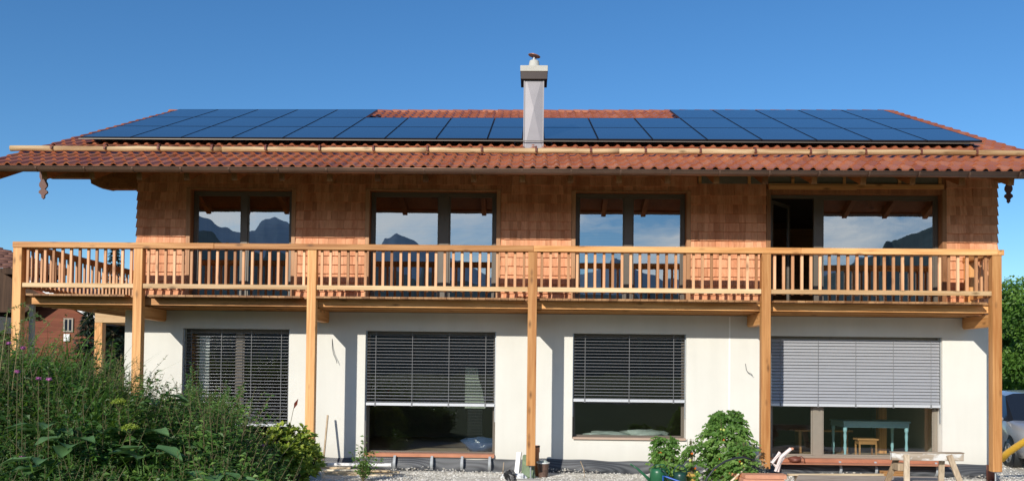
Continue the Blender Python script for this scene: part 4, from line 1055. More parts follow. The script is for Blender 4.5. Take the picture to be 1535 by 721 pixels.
# tomato plants in pots
def tomato(px, d, py0, wpx, pot, label, pr, ph, seed, nleaf, ncl):
    X = bx_(px, d); Y = d + CAMY; t = thing('tomato_plant', label, 'tomato plant', (X, Y, G)); rr = np.random.default_rng(seed)
    mb = MB(); mb.lathe((X, Y, G), [(pr * .72, 0), (pr * .96, ph - .045), (pr * 1.06, ph - .043), (pr * 1.08, ph), (pr * .98, ph), (pr * .95, ph - .02)], 22); p = mb.build('pot', pot, t, smooth=False)
    mb = MB(); mb.lathe((X, Y, G + ph - .03), [(pr * .93, 0), (.01, .012)], 16); mb.build('soil', M['soil'], p)
    zt = CAMZ - (py0 - 557) * d / 1335; hw = wpx / 2 / 1335 * d; mb = MB(); ms = MB(); fr = MB(); fg = MB()
    H = zt - (G + ph * .5)
    for i in range(nleaf):
        v = rr.random() ** .85; r_ = math.sqrt(rr.random()) * hw * (math.sin(PI * (.12 + .80 * v)) ** .6) * (1 + .15 * math.sin(9 * v + seed))
        a = rr.uniform(0, 6.28); c = np.array([X + r_ * math.cos(a), Y + r_ * .75 * math.sin(a), G + ph * .55 + H * v])
        # compound leaf: drooping rachis with leaflets
        dr = np.array([math.cos(a), math.sin(a), rr.uniform(-.5, .45)]); dr /= np.linalg.norm(dr); k = ncl
        u = np.linspace(.25, 1, k); P = c + dr * u[:, None] * .13 - np.array([0, 0, 1]) * (u[:, None] ** 2) * .05
        b = a + np.where(np.arange(k) % 2 == 0, 1.1, -1.1); b[-1] = a
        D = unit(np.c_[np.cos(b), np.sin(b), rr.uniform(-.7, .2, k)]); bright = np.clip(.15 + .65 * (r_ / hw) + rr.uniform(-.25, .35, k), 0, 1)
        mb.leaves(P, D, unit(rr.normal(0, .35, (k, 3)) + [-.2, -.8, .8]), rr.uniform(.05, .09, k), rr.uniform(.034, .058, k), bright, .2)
    for i in range(7):
        fx, fy = rr.normal(0, hw * .35), rr.normal(0, hw * .3); ms.tube([(X + fx * .2, Y + fy * .2, G + ph * .8), (X + fx, Y + fy, G + ph + H * .5), (X + fx * 1.2, Y + fy, G + ph + H * .85)], [.007, .005, .003], 4, cap=False)
    for i in range(int(4 + nleaf / 80)):
        v = rr.uniform(.15, .8); a = rr.uniform(-2.9, -.2); c = (X + hw * .8 * math.cos(a), Y + hw * .8 * math.sin(a), G + ph * .6 + H * v); r_ = rr.uniform(.016, .026)
        fr = MB(); fr.lathe((c[0], c[1], c[2] - r_), [(r_ * .3, 0), (r_ * .9, r_ * .5), (r_, r_), (r_ * .85, r_ * 1.6), (r_ * .3, r_ * 1.95)], 10); fr.build('tomato', M['tomatofruit'] if i % 2 else M['tomatogreen'], t, True)
    mb.build('foliage', M['tomato'], t); ms.build('stem', M['stem'], t); shift_children(t)
    return X, Y
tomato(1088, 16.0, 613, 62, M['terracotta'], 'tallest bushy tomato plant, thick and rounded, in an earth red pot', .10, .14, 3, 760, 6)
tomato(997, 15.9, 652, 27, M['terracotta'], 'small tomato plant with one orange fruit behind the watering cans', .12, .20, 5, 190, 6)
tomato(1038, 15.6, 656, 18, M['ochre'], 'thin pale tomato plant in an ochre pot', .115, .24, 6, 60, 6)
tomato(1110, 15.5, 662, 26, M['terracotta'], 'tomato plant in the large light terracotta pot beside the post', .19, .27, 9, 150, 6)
d = 15.7; X = bx_(1133, d); Y = d + CAMY
t = thing('silver_leaved_plant', 'small silver leaved plant standing beside the fifth post', 'plant', (X, Y, G)); mb = MB(); k = 330
A = np.c_[NR.normal(X, .075, k), NR.normal(Y, .06, k), NR.uniform(.02, .24, k)]; mb.leaves(A, rdir(k, .3), rnorm(k, .3), .045, .014); mb.build('foliage', M['silverleaf'], t)
ms = MB(); [ms.tube([(X, Y, G), (X + R.gauss(0, .06), Y + R.gauss(0, .04), .15)], .003, 4) for _ in range(9)]; ms.build('stem', M['stem'], t); shift_children(t)

# ------------------------------------------------------------------ things in front of the house
def can(px, d, r_, h, mat, label, long_spout):
    X = bx_(px, d); Y = d + CAMY; t = thing('watering_can', label, 'watering can', (X, Y, G))
    mb = MB(); mb.lathe((X, Y, G), [(r_ * .92, 0), (r_, .02), (r_ * .98, h * .25), (r_ * 1.0, h * .27), (r_ * .97, h * .5), (r_ * 1.0, h * .52), (r_ * .95, h * .8), (r_ * .9, h), (r_ * .5, h + .012), (r_ * .45, h)], 22, cap=True); mb.build('body', mat, t, True)
    mb = MB(); s_ = -1 if long_spout else -.2; L = .30 if long_spout else .2
    mb.tube([(X - r_ * .7, Y, G + h * .25), (X - r_ - .08, Y - .02, G + h * .62), (X - r_ - L * .75, Y - .03, G + h * 1.02), (X - r_ - L, Y - .03, G + h * 1.16)], [.035, .024, .016, .012], 10); mb.build('spout', mat, t, True)
    mb = MB()
    if long_spout: pts = [(X - r_ * .5, Y, G + h), (X - r_ * .3, Y, G + h + .06), (X + r_ * .7, Y, G + h + .07), (X + r_ * 1.3, Y, G + h * .85), (X + r_ * 1.25, Y, G + h * .5), (X + r_ * .95, Y, G + h * .3)]
    else: pts = [(X + r_ * 1.02 * math.cos(a), Y, G + h * .85 + .17 * math.sin(a)) for a in [PI * k / 10 for k in range(11)]]
    mb.tube(pts, .011, 8); mb.build('handle', mat, t, True)
    mb = MB(); mb.tube([(X - r_ - L * 1.0, Y - .03, G + h * 1.16), (X - r_ - L * 1.0 - .035, Y - .035, G + h * 1.24)], [.012, .02], 10); mb.build('rose', mat, t, True)
    shift_children(t)
can(987, 15.5, .145, .32, M['greenplastic'], 'green plastic watering can with a long spout pointing left', True)
can(1020, 15.3, .115, .28, M['darkgreenplastic'], 'dark green watering can with a hooped black handle', False)
# blue stand
d = 15.0; mb = MB(); x0 = bx_(995, d); Y = d + CAMY
mb.tube([(x0, Y, G - .02), (x0, Y, .035), (x0 + .05, Y - .02, .02), (x0 + .30, Y - .1, -.06), (x0 + .62, Y - .2, -.10), (x0 + .62, Y - .2, G)], .014, 8)
tag(mb.build('blue_bar', M['blue'], smooth=True), 'bent blue metal bar in front of the watering cans', 'metal bar')
# hose
d = 14.7; Y = d + CAMY; pts = []
for px, py in ((1052, 735), (1060, 712), (1072, 698), (1088, 688), (1104, 683), (1118, 682), (1130, 686)): pts.append((bx_(px, d), Y + .2 * (px - 1052) / 80, CAMZ - (py - 557) * d / 1335))
pts[0] = (pts[0][0], Y, G)
mb = MB(); mb.tube(pts, .018, 8); t = mb.build('garden_hose', M['rubber'], smooth=True); tag(t, 'dark hose arching up in front of the terracotta pots', 'hose')
mb = MB(); a = Vector(pts[-1]); mb.tube([tuple(a), (a.x + .05, a.y, a.z - .01)], .026, 8); mb.build('hose_fitting', M['blackmetal'], t)
mb = MB(); d = 14.9; mb.tube([(bx_(1078, d), d + CAMY, G), (bx_(1139, d + .8), d + .8 + CAMY, CAMZ - (675 - 557) * (d + .8) / 1335)], .018, 8)
tag(mb.build('pale_pole', M['plank'], smooth=True), 'pale wooden pole leaning diagonally against the fifth post', 'pole')
mb = MB(); X = bx_(1104, 14.6); mb.lathe((X, 14.6 + CAMY, G), [(.09, 0), (.15, .06), (.155, .065), (.14, .065), (.085, .01)], 20); tag(mb.build('white_bowl', M['white'], smooth=True), 'shallow white bowl on the gravel before the pots', 'bowl')
# brick / batten stack
def stack(name, label, cat, px0, px1, d, z0, z1, n, mat, part_name, depth=.3, jitter=.03):
    t = thing(name, label, cat, (bx_((px0 + px1) / 2, d), d + CAMY, z0)); h = (z1 - z0) / n; x0, x1 = bx_(px0, d), bx_(px1, d)
    for i in range(n):
        j = R.uniform(-jitter, jitter); k = 3
        for q in range(k):
            y0 = d + CAMY + depth * q / k
            o = part(part_name, mat, t, [(x0 + j, x1 + j + R.uniform(-.03, .03), y0, y0 + depth / k - .008, z0 + i * h, z0 + (i + 1) * h - .006)], .004)
    shift_children(t)
stack('batten_stack', 'stack of reddish timber battens at the foot of the fifth post', 'timber stack', 1115, 1176, 15.0, G, .075, 4, M['brick'], 'batten', .32, .02)
stack('batten_bundle', 'small bundle of orange battens behind the sawhorse', 'timber stack', 1319, 1352, 16.6, -.1, -.01, 3, M['furn'], 'batten', .2, .02)
# plank stack with white pipe
t = thing('plank_stack', 'low stack of pale planks beside the sapling', 'timber stack', (bx_(540, 16.8), 16.8 + CAMY, G))
for (a, b, z, y, dz) in ((485, 592, G + .0, -.95, .03), (487, 540, G + .035, -.9, .03), (505, 600, G + .035, -.75, .028), (470, 560, G + .066, -.75, .03), (545, 588, G + .066, -.85, .03), (480, 525, G + .10, -.66, .026)):
    x0, x1 = bx_(a, 16.7), bx_(b, 16.7); mb = MB(); mb.obox((x0, y + R.uniform(-.03, .03), z + dz / 2), (x1, y + R.uniform(-.05, .05), z + dz / 2), .12, dz); mb.build('plank', M['plank'], t, bevel=.003)
shift_children(t)
t = thing('white_pipe', 'white plastic pipe lying along the top of the plank stack', 'pipe', (bx_(527, 16.8), -.6, -.04))
mb = MB(); mb.obox((bx_(470, 16.9), -.56, -.055), (bx_(586, 16.9), -.58, -.055), .09, .055); mb.build('pipe', M['white'], t, bevel=.012)
mb = MB(); mb.tube([(bx_(578, 16.9), -.58, -.055), (bx_(588, 16.9), -.58, -.055)], .036, 14); mb.build('pipe_socket', M['white'], t)
mb = MB(); mb.obox((bx_(478, 16.9), -.565, -.055), (bx_(493, 16.9), -.565, -.055), .096, .062); mb.build('grey_band', M['galv'], t)
shift_children(t)
mb = MB(); mb.obox((bx_(486, 17.0), -.50, -.02), (bx_(491, 17.25), -.22, CAMZ - (626 - 557) * 17.25 / 1335), .030, .045); tag(mb.build('timber_batten', M['oldwoodz'], bevel=.003), 'thin brownish batten leaning upright against the wall', 'batten')
part('concrete_block', M['concrete'], None, [(bx_(462, 15.9), bx_(484, 15.9), -1.62, -1.4, G, G + .12)], .01); tag(bpy.data.objects['concrete_block'], 'small rough concrete block beside the rhododendron', 'concrete block')
# group at post four
mb = MB(); X = bx_(805.5, 16.9); Y = -.62
t = thing('drain_pipe', 'orange brown plastic drain pipe standing upright by the middle post', 'pipe', (X, Y, G))
mb.lathe((X, Y, G), [(.055, 0), (.055, .44), (.066, .455), (.066, .55), (.070, .555), (.070, .575), (.060, .575), (.055, .5)], 20); mb.build('pipe', M['pvc'], t, True)
mb = MB(); mb.lathe((X, Y, G + .545), [(.0705, 0), (.0705, .03)], 20, cap=False); mb.build('seal', M['rubber'], t); shift_children(t)
d = 16.5; X = bx_(786, d); Y = d + CAMY
t = thing('paper_sack', 'printed sack propped up beside the middle post', 'sack', (X, Y, G))
mb = MB(); mb.obox((X + .10, Y + .02, G), (X + .09, Y + .16, G + .42), .26, .08, w1=.20, h1=.05); mb.build('sack', M['baggreen'], t, bevel=.02); shift_children(t)
mb = MB(); mb.obox((bx_(776, d), Y, G), (bx_(780, d), Y + .12, G + .47), .09, .05); tag(mb.build('white_board', M['white'], bevel=.004), 'narrow white board leaning beside the printed sack', 'board')
mb = MB(); mb.blob((bx_(767, 16.1), 16.1 + CAMY, G + .09), (.10, .08, .11), seed=4, amp=.5); tag(mb.build('black_sack', M['bagblack']), 'crumpled black plastic bag on the gravel', 'bag')
for px, dd, s_, lab in ((759, 16.3, .07, 'small white crumpled bag left of the black one'), (783, 16.1, .09, 'white crumpled bag right of the black one'), (775, 16.3, .08, 'white crumpled paper behind the black bag')):
    mb = MB(); mb.blob((bx_(px, dd), dd + CAMY, G + s_ * .7), (s_, s_, s_ * .8), seed=px, amp=.5); tag(mb.build('crumpled_bag', M['bagwhite']), lab, 'bag')
part('paving_slab', M['concrete'], None, [(bx_(777, 15.7), bx_(812, 15.7), -1.9, -1.62, G, G + .07)], .008); tag(bpy.data.objects['paving_slab'], 'grey paving slab lying below the middle post', 'paving slab')
X = bx_(816, 16.7); Y = -.78
t = thing('rubbish_bucket', 'clear bucket of dark rubbish with a pale rim beside the drain pipe', 'bucket', (X, Y, G)); mb = MB()
mb.lathe((X, Y, G), [(.085, 0), (.11, .25), (.11, .26)], 16); mb.build('bucket', M['rubbish'], t)
mb = MB(); mb.lathe((X, Y, G + .255), [(.108, 0), (.122, .005), (.122, .022), (.105, .022)], 16); mb.build('rim', M['bagwhite'], t)
mb = MB(); mb.blob((X, Y, G + .28), (.09, .08, .04), seed=3, amp=.5); mb.build('contents', M['sheet'], t); shift_children(t)
mb = MB(); mb.tube([(bx_(755, 16.6), -.75, G), (bx_(757, 16.9), -.55, .02)], .008, 5); tag(mb.build('stake', M['oldwoodz']), 'thin wooden stake left of the crumpled bags', 'stake')
mb = MB(); mb.tube([(bx_(879, 16.6), -.75, G + .01), (bx_(877, 16.9), -.5, G + .13), (bx_(872, 17.2), -.25, .03)], .007, 5); tag(mb.build('loose_string', M['plank']), 'pale string hanging over the black membrane', 'string')
# wrapped object on the battens
t = thing('foil_wrap', 'crumpled pinkish white foil wrapping standing on the batten stack', 'wrapping', (bx_(1167, 15.1), -2.35, .075)); mb = MB(); rr = random.Random(5)
for k in range(3):
    a, b = [((1163, 702), (1172, 680), (1186, 668)), ((1168, 703), (1170, 690), (1182, 672)), ((1166, 695), (1160, 690), (1172, 674))][k], 0
    pts = [(bx_(px, 15.1), -2.3 + k * .04, max(.09, CAMZ - (py - 557) * 15.1 / 1335)) for px, py in a]; mb.tube(pts, [.025, .032, .03], 7)
mb.build('wrap', M['pink'], t)
mb = MB(); mb.blob((bx_(1187, 15.1), -2.3, CAMZ - (668 - 557) * 15.1 / 1335), (.045, .03, .022), seed=8); mb.build('wrapped_end', M['brick'], t); shift_children(t)
mb = MB(); mb.blob((bx_(1193, 17.1), -.28, .125), (.13, .09, .065), seed=12, amp=.3); 
t = mb.build('leather_bag', M['bracket'], smooth=True); tag(t, 'dark brown bag left on the copper sill', 'bag')
mb = MB(); X = bx_(1201, 17.1); mb.tube([(X - .10, -.30, .16), (X + .0, -.33, .19), (X + .05, -.34, .14), (X + .06, -.35, .06)], .012, 6); mb.build('handle', M['bracket'], t, True)
# board table
t = thing('board_table', 'grey weathered board lying on trestles beside the sawhorse', 'board', (bx_(1300, 14.5), -3, G))
d0 = 14.2
mb = MB(); mb.add([(bx_(1188, d0), -3.3, .035), (bx_(1415, d0), -3.3, .035), (bx_(1398, 15.4), -2.1, .035), (bx_(1195, 15.4), -2.1, .035)] + [(bx_(1188, d0), -3.3, .0), (bx_(1415, d0), -3.3, .0), (bx_(1398, 15.4), -2.1, .0), (bx_(1195, 15.4), -2.1, .0)], BOXF); mb.build('board', M['oldwood'], t)
for px in (1215, 1380):
    part('leg', M['oldwoodz'], t, [(bx_(px, 14.5), bx_(px, 14.5) + .08, -2.95, -2.85, G, -.002)]); part('leg', M['oldwoodz'], t, [(bx_(px, 14.5), bx_(px, 14.5) + .08, -2.45, -2.35, G, -.002)])
shift_children(t)
mb = MB(); mb.obox((bx_(1178, 15.6), -1.95, .02), (bx_(1320, 15.6), -1.88, .035), .10, .03); tag(mb.build('plank', M['plank'], bevel=.003), 'bright pale plank behind the grey board', 'plank')
part('timber_support', M['oldwood'], None, [(bx_(1190, 15.6), bx_(1190, 15.6) + .2, -2.0, -1.85, G, .0)]); tag(bpy.data.objects['timber_support'], 'timber block carrying the pale plank', 'timber block')
# sawhorse
d = 14.1; Y = d + CAMY; zt = CAMZ - (671 - 557) * d / 1335 - .0; x0, x1 = bx_(1331, d), bx_(1436, d)
t = thing('sawhorse', 'weathered wooden sawhorse with a white splashed beam', 'sawhorse', ((x0 + x1) / 2, Y, G))
m, nt, out = new_mat('paint_splashed_wood'); v = coords(nt, (1.2, 14, 14)); c = ramp(nt, noise(nt, v, 1, 4), [(.3, (.28, .22, .16)), (.7, (.50, .41, .31))])
c = mixc(nt, ramp(nt, noise(nt, coords(nt, (3, 6, 6)), 1.0, 5), [(.47, (0, 0, 0)), (.56, (.85, .85, .85))]), c, (.72, .71, .67)); pbsdf(nt, out, c, .8)
mb = MB(); mb.box(x0, x1, Y - .045, Y + .045, zt - .115, zt); mb.build('beam', m, t, bevel=.006)
part('beam_top', M['oldwood'], t, [(x0 - .004, x1 + .004, Y - .055, Y + .055, zt + .001, zt + .018)], .003)
for (xt, xb, s_) in ((1351, 1345, -1), (1345, 1331, 1), (1413, 1428, -1), (1409, 1414, 1)):
    X0 = bx_(xt, d); X1 = bx_(xb, d) - (.04 if xb < 1380 else -.04); mb = MB()
    mb.obox((X0, Y + s_ * .075, zt - .02), (X1, Y + s_ * .33, G - .01), .085, .04, up=(0, 1, 0)); mb.build('leg', M['oldwoodz'], t, bevel=.004)
for px in (1344, ): part('brace', M['oldwoodz'], t, [(bx_(px, d) - .07, bx_(px, d) + .09, Y - .10, Y + .12, zt - .27, zt - .16)], .004)
shift_children(t)
# yellow drainage pipe and barrel
def corr(pts, r_, n):
    P = []
    for i in range(n + 1):
        u = i / n * (len(pts) - 1); k = min(int(u), len(pts) - 2); f = u - k
        p = [Vector(pts[max(0, min(len(pts) - 1, k + j))]) for j in (-1, 0, 1, 2)]
        P.append(.5 * ((2 * p[1]) + (p[2] - p[0]) * f + (2 * p[0] - 5 * p[1] + 4 * p[2] - p[3]) * f * f + (-p[0] + 3 * p[1] - 3 * p[2] + p[3]) * f ** 3))
    return P, [r_ * (1 + .035 * math.sin(i * PI / 1)) if False else r_ * (1.04 if i % 2 else .97) for i in range(n + 1)]
def zz(py, d): return CAMZ - (py - 560) * d / 1335
P, RR = corr([(bx_(1476, 17.2), -.38, G + .26), (bx_(1477, 17.2), -.42, G + .36), (bx_(1488, 17.1), -.55, zz(680, 17)), (bx_(1505, 16.7), -.8, zz(670, 16.7)), (bx_(1545, 16.2), -1.3, zz(645, 16.2)), (bx_(1640, 15.6), -1.9, zz(600, 15.6)), (bx_(1750, 15.6), -1.9, zz(620, 15.6)), (bx_(1800, 15.6), -1.9, G)], .062, 150)
mb = MB(); mb.tube([tuple(p) for p in P], RR, 12); tag(mb.build('drainage_pipe', M['yellow'], smooth=True), 'yellow drainage pipe curving behind the right corner post', 'pipe')
mb = MB(); mb.lathe((bx_(1478, 17.1), -.40, G), [(.085, 0), (.085, .30), (.078, .30)], 16); tag(mb.build('pipe_stub', M['bracket'], smooth=True), 'dark brown pipe stub the yellow pipe runs into', 'pipe')
mb = MB(); mb.tube([(bx_(1500, 15.9), -1.6, G + .03), (bx_(1515, 15.9), -1.62, G + .05), (bx_(1560, 15.9), -1.6, G + .04), (bx_(1600, 15.9), -1.7, G + .03)], .035, 10); tag(mb.build('blue_hose', M['lightblue'], smooth=True), 'pale blue hose lying on the gravel at the right edge', 'hose')

# ------------------------------------------------------------------ seen through the windows
t = thing('dining_table', 'light blue painted table with turned legs behind the widest ground floor window', 'table', (6.9, 1.5, .055))
tx0, tx1, ty0, ty1, th = 6.42, 7.75, .95, 1.75, .78
part('tabletop', M['bluepaint'], t, [(tx0 - .02, tx1 + .02, ty0 - .03, ty1 + .03, th, th + .03)], .004); part('apron', M['bluepaint'], t, [(tx0, tx1, ty0, ty1, th - .10, th - .002)])
for x in (tx0 + .04, tx1 - .04):
    for y in (ty0 + .04, ty1 - .04):
        mb = MB(); mb.lathe((x, y, .056), [(.02, 0), (.028, .06), (.022, .1), (.034, .2), (.024, .32), (.034, .45), (.026, .52), (.04, .54), (.04, .62)], 12); mb.build('leg', M['bluepaint'], t, True)
shift_children(t)
t = thing('stool', 'small pine stool in front of the blue table', 'stool', (6.75, .7, .055)); x0, x1, y0, y1 = 6.58, 7.0, .6, .88
part('seat', M['furn'], t, [(x0, x1, y0, y1, .44, .475)], .004); part('apron', M['furn'], t, [(x0 + .03, x1 - .03, y0 + .03, y1 - .03, .36, .438)])
for x in (x0 + .03, x1 - .06):
    for y in (y0 + .015, y1 - .045): part('leg', M['furn'], t, [(x, x + .03, y, y + .03, .056, .36)])
shift_children(t)
t = thing('bench', 'long brown bench behind the window left of the stool', 'bench', (5.9, 1.4, .055)); part('seat', M['furn'], t, [(5.7, 6.95, 1.9, 2.3, .52, .56)], .004)
for x in (5.8, 6.8): part('leg', M['furn'], t, [(x, x + .06, 1.95, 2.25, .056, .52)])
shift_children(t)
t = thing('timber_post', 'indoor timber post behind the blue table', 'post', (7.65, 2.1, .055)); part('post', M['wz'], t, [(7.58, 7.75, 2.1, 2.27, .056, 2.6)], .004); shift_children(t)
mb = MB(); mb.blob((1.50, .62, .50), (.40, .16, .065), seed=2, amp=.5); tag(mb.build('plastic_sheet', M['sheet'], smooth=True), 'bunched clear plastic sheet at the left inside the small ground floor window', 'plastic sheet')
mb = MB(); mb.blob((2.35, .66, .50), (.46, .18, .10), seed=5, amp=.5); tag(mb.build('plastic_sheet', M['sheet'], smooth=True), 'greenish plastic sheet in the middle of the small ground floor window', 'plastic sheet')
part('window_shelf', M['interior'], None, [(.85, 2.98, .42, .85, .06, .46)]); tag(bpy.data.objects['window_shelf'], 'low shelf inside the small ground floor window', 'shelf')
mb = MB(); mb.blob((-1.0, .95, .22), (.36, .22, .17), seed=7, amp=.5); tag(mb.build('blue_bag', plain('blue_plastic_film', (.05, .085, .17), .15, 0, .4, 8, .4), smooth=True), 'blue plastic bag on the floor inside the second ground floor window', 'bag')
t = thing('easel_board', 'tall pale green board standing inside the second ground floor window', 'board', (-1.15, 1.6, .055)); mb = MB()
mb.prism([(-1.42, .95), (-.98, .95), (-1.05, 1.35), (-1.14, 1.62), (-1.14, 1.78), (-1.26, 1.82), (-1.42, 1.84)], 1.6, 1.63, 'xz'); mb.build('board', plain('pale_green_board', (.45, .52, .42), .7), t)
part('base', M['blackmetal'], t, [(-1.36, -1.04, 1.6, 1.75, .056, .945)]); shift_children(t)
# things lying on the balcony
t = thing('shingle_pile', 'loose heap of leftover reddish shingles on the balcony by the middle post', 'shingles', (-.1, -.5, DT)); mb = MB()
for _ in range(46):
    x = -.15 + R.gauss(0, .28); y = -.55 + R.gauss(0, .12); z = DT + .006 + .10 * math.exp(-((x + .15) / .3) ** 2) * R.random(); a = R.uniform(-.5, .5)
    mb.obox((x, y, z), (x + .2 * math.cos(a), y + .2 * math.sin(a), z + R.uniform(0, .02)), .09, .01)
mb.build('shingles', M['shingle'], t); shift_children(t)

# ------------------------------------------------------------------ car
def car(loc, rz, label):
    t = thing('parked_car', label, 'car', loc, rz=rz)
    # local: +x forward, origin under the front bumper
    st = [(-4.15, .45, .95, .95, .76, .70), (-4.05, .30, 1.0, 1.30, .82, .66), (-3.75, .26, 1.02, 1.58, .86, .62), (-3.2, .24, 1.02, 1.64, .87, .62), (-2.5, .24, 1.01, 1.66, .88, .63), (-1.95, .24, 1.0, 1.60, .88, .62),
          (-1.05, .24, .98, 1.02, .88, .72), (-.75, .24, .94, .98, .87, .70), (-.35, .24, .86, .89, .85, .66), (-.10, .26, .72, .74, .78, .60), (0, .34, .60, .62, .70, .55)]
    K = 8; V = []
    for (x, zb, belt, zt, hw, rw) in st:
        half = [(0, zb), (hw * .93, zb), (hw, zb + .18), (hw * 1.01, (zb + belt) / 2 + .08), (hw * .975, belt), (rw + (hw - rw) * .12, zt - .07 if zt > 1.2 else zt - .01), (rw * .8, zt - .012), (0, zt + .012)]
        for y, z in half: V.append((x, y, z))
        for y, z in half[1:-1][::-1]: V.append((x, -y, z))
    n = 14; body = []; glass = []; gside = []
    for i in range(len(st) - 1):
        for k in range(n):
            f = (i * n + k, i * n + (k + 1) % n, (i + 1) * n + (k + 1) % n, (i + 1) * n + k)
            side = k in (4, 9); top = k in (5, 6, 7, 8)
            if (side and 1 <= i <= 4) or (i == 5 and k in (4, 5, 6, 7, 8, 9)) : (glass if i == 5 and k not in (4, 9) else gside).append(f)
            else: body.append(f)
    body += [tuple(range(n))[::-1], tuple(range((len(st) - 1) * n, len(st) * n))]
    def sub(name, F, mat, sm=True):
        used = sorted({i for f in F for i in f}); mp = {u: j for j, u in enumerate(used)}
        mb = MB(); mb.add([V[u] for u in used], [tuple(mp[i] for i in f) for f in F], .5); return mb.build(name, mat, t, smooth=sm)
    b = sub('body', body, M['carpaint']); sub('windscreen', glass, M['carglass']); sub('side_window', gside, M['carglass'])
    for s_ in (-1, 1):
        for x in (-.86, -3.36):
            mb = MB(); c = (x, s_ * .80, .31); pts = [(x, s_ * .66, .31), (x, s_ * .70, .31), (x, s_ * .86, .31), (x, s_ * .895, .31)]
            mb.tube(pts, [.28, .315, .315, .29], 28); w = mb.build('wheel', M['rubber'], t, True)
            mb = MB(); mb.tube([(x, s_ * .893, .31), (x, s_ * .900, .31)], [.205, .205], 24); mb.build('rim', M['blackmetal'], w)
            mb = MB()
            for k in range(5):
                a = k * 2 * PI / 5 + .3; mb.obox((x, s_ * .906, .31), (x + .20 * math.cos(a), s_ * .906, .31 + .20 * math.sin(a)), .06, .012, up=(0, 1, 0))
            for k in range(24):
                a0, a1 = 2 * PI * k / 24, 2 * PI * (k + 1) / 24; mb.obox((x + .2 * math.cos(a0), s_ * .905, .31 + .2 * math.sin(a0)), (x + .2 * math.cos(a1), s_ * .905, .31 + .2 * math.sin(a1)), .02, .025, up=(0, 1, 0))
            mb.build('spokes', M['alu'], w)
            mb = MB(); mb.tube([(x, s_ * .872, .33), (x, s_ * .884, .33)], [.375, .375], 28); mb.build('wheel_arch', M['blackmetal'], b)
        mb = MB(); mb.blob((-.14, s_ * .60, .70), (.13, .17, .075), seed=3, amp=0); mb.build('headlight', M['white'], t, True).data.materials[0] = M['headlamp']
        mb = MB(); mb.blob((-1.25, s_ * .98, 1.03), (.08, .10, .065), seed=2, amp=0); mb.build('mirror', M['carpaint'], t, True)
    mb = MB(); mb.box(.0, .02, -.42, .42, .50, .60); mb.box(-.02, .015, -.5, .5, .30, .42); mb.build('grille', M['blackmetal'], t, bevel=.006)
    mb = MB(); mb.obox((-1.12, -.6, 1.015), (-1.0, .5, 1.01), .02, .02); mb.build('wiper', M['blackmetal'], t)
    part('number_plate', M['white'], t, [(.022, .03, -.26, .26, .44, .50)])
M['headlamp'] = plain('headlamp_lens', (.75, .77, .8), .1, .2, .03, coat=1)
th = -PI / 2 - math.radians(12)
car((11.16, 1.25, G), th, 'silver people carrier parked on the gravel beyond the right corner post')

# ------------------------------------------------------------------ background left
def hip_house():
    t = thing('timber_barn', 'dark timber barn with a brown tiled roof at the left edge', 'barn', (-26, 16, G))
    ez = 5.15; y0 = 13.5; xr = bx_(92, 31); rd = 4.0
    mb = MB(); A = (xr, y0, ez); B = (-45, y0 - 4, ez); Cc = (-25.5, y0 + 6.2, ez + 2.45); Dd = (-45, y0 + 2.2, ez + 2.45); E = (-22.4, y0 + 9.5, ez); F_ = (-27, y0 + 9.5, ez + 2.4)
    def tiles(P0, P1, P2, P3, nr):   # stepped courses
        P0, P1, P2, P3 = map(Vector, (P0, P1, P2, P3))
        for i in range(nr):
            a, b = i / nr, (i + 1.08) / nr; l0, r0 = P0.lerp(P3, a), P1.lerp(P2, a); l1, r1 = P0.lerp(P3, min(1, b)), P1.lerp(P2, min(1, b))
            nn = 60
            for k in range(nn):
                u, w = k / nn, (k + 1.0) / nn; q0, q1 = l0.lerp(r0, u), l0.lerp(r0, w); q2, q3 = l1.lerp(r1, w), l1.lerp(r1, u)
                up = Vector((0, 0, .05)); mb.add([q0 + up, q1 + up * .6, q2, q3, q0], [(0, 1, 2, 3), (4, 1, 0)])
    tiles(B, A, Cc, Dd, 16); tiles(A, E, F_, Cc, 16); mb.build('roof', M['tileold'], t)
    mb = MB(); mb.prism([(-44, y0 - 3.1), (xr - 1.1, y0 + .8), (-22.6, y0 + 9.0), (-44, y0 + 9.0)], G, ez + .0, 'xy'); mb.build('wall', M['barnwood'], t)
    mb = MB(); mb.obox((-45, y0 - 4, ez - .1), (xr, y0, ez - .1), .06, .2); mb.build('eave_board', M['barnwood'], t)
    shift_children(t)
hip_house()
t = thing('red_boarded_house', 'low house with reddish boarded wall, small window and deep dark eaves', 'house', (-17, 14, G)); d = 31; y0 = d + CAMY
P = lambda px, py, dd: (bx_(px, dd), dd + CAMY, CAMZ - (py - 557) * dd / 1335)
mb = MB(); mb.prism([(bx_(15, d), G), (bx_(142, d), G), (bx_(142, d), P(142, 492, d)[2]), (bx_(30, d), P(30, 432, d)[2]), (bx_(15, d), 4.2)], y0, y0 + 6, 'xz'); mb.build('wall', M['redboard'], t)
mb = MB(); a = P(28, 430, d - 1.3); b = P(150, 494, d - 1.3)
mb.add([a, b, (b[0], y0 + 6, b[2]), (a[0], y0 + 6, a[2])] + [(a[0], a[1], a[2] + .22), (b[0], b[1], b[2] + .22), (b[0], y0 + 6, b[2] + .22), (a[0], y0 + 6, a[2] + .22)], BOXF); mb.build('roof', M['tilegrey'], t)
mb = MB(); mb.add([(bx_(-80, d), y0 - .55, 3.6), (bx_(28, d - .5), y0 - .55, 3.6), (bx_(60, d - .5), y0 - .55, a[2] - .45), (bx_(-80, d), y0 - .55, 6.0)], [(0, 1, 2, 3)]); mb.build('barge_panel', M['barnwood'], t)
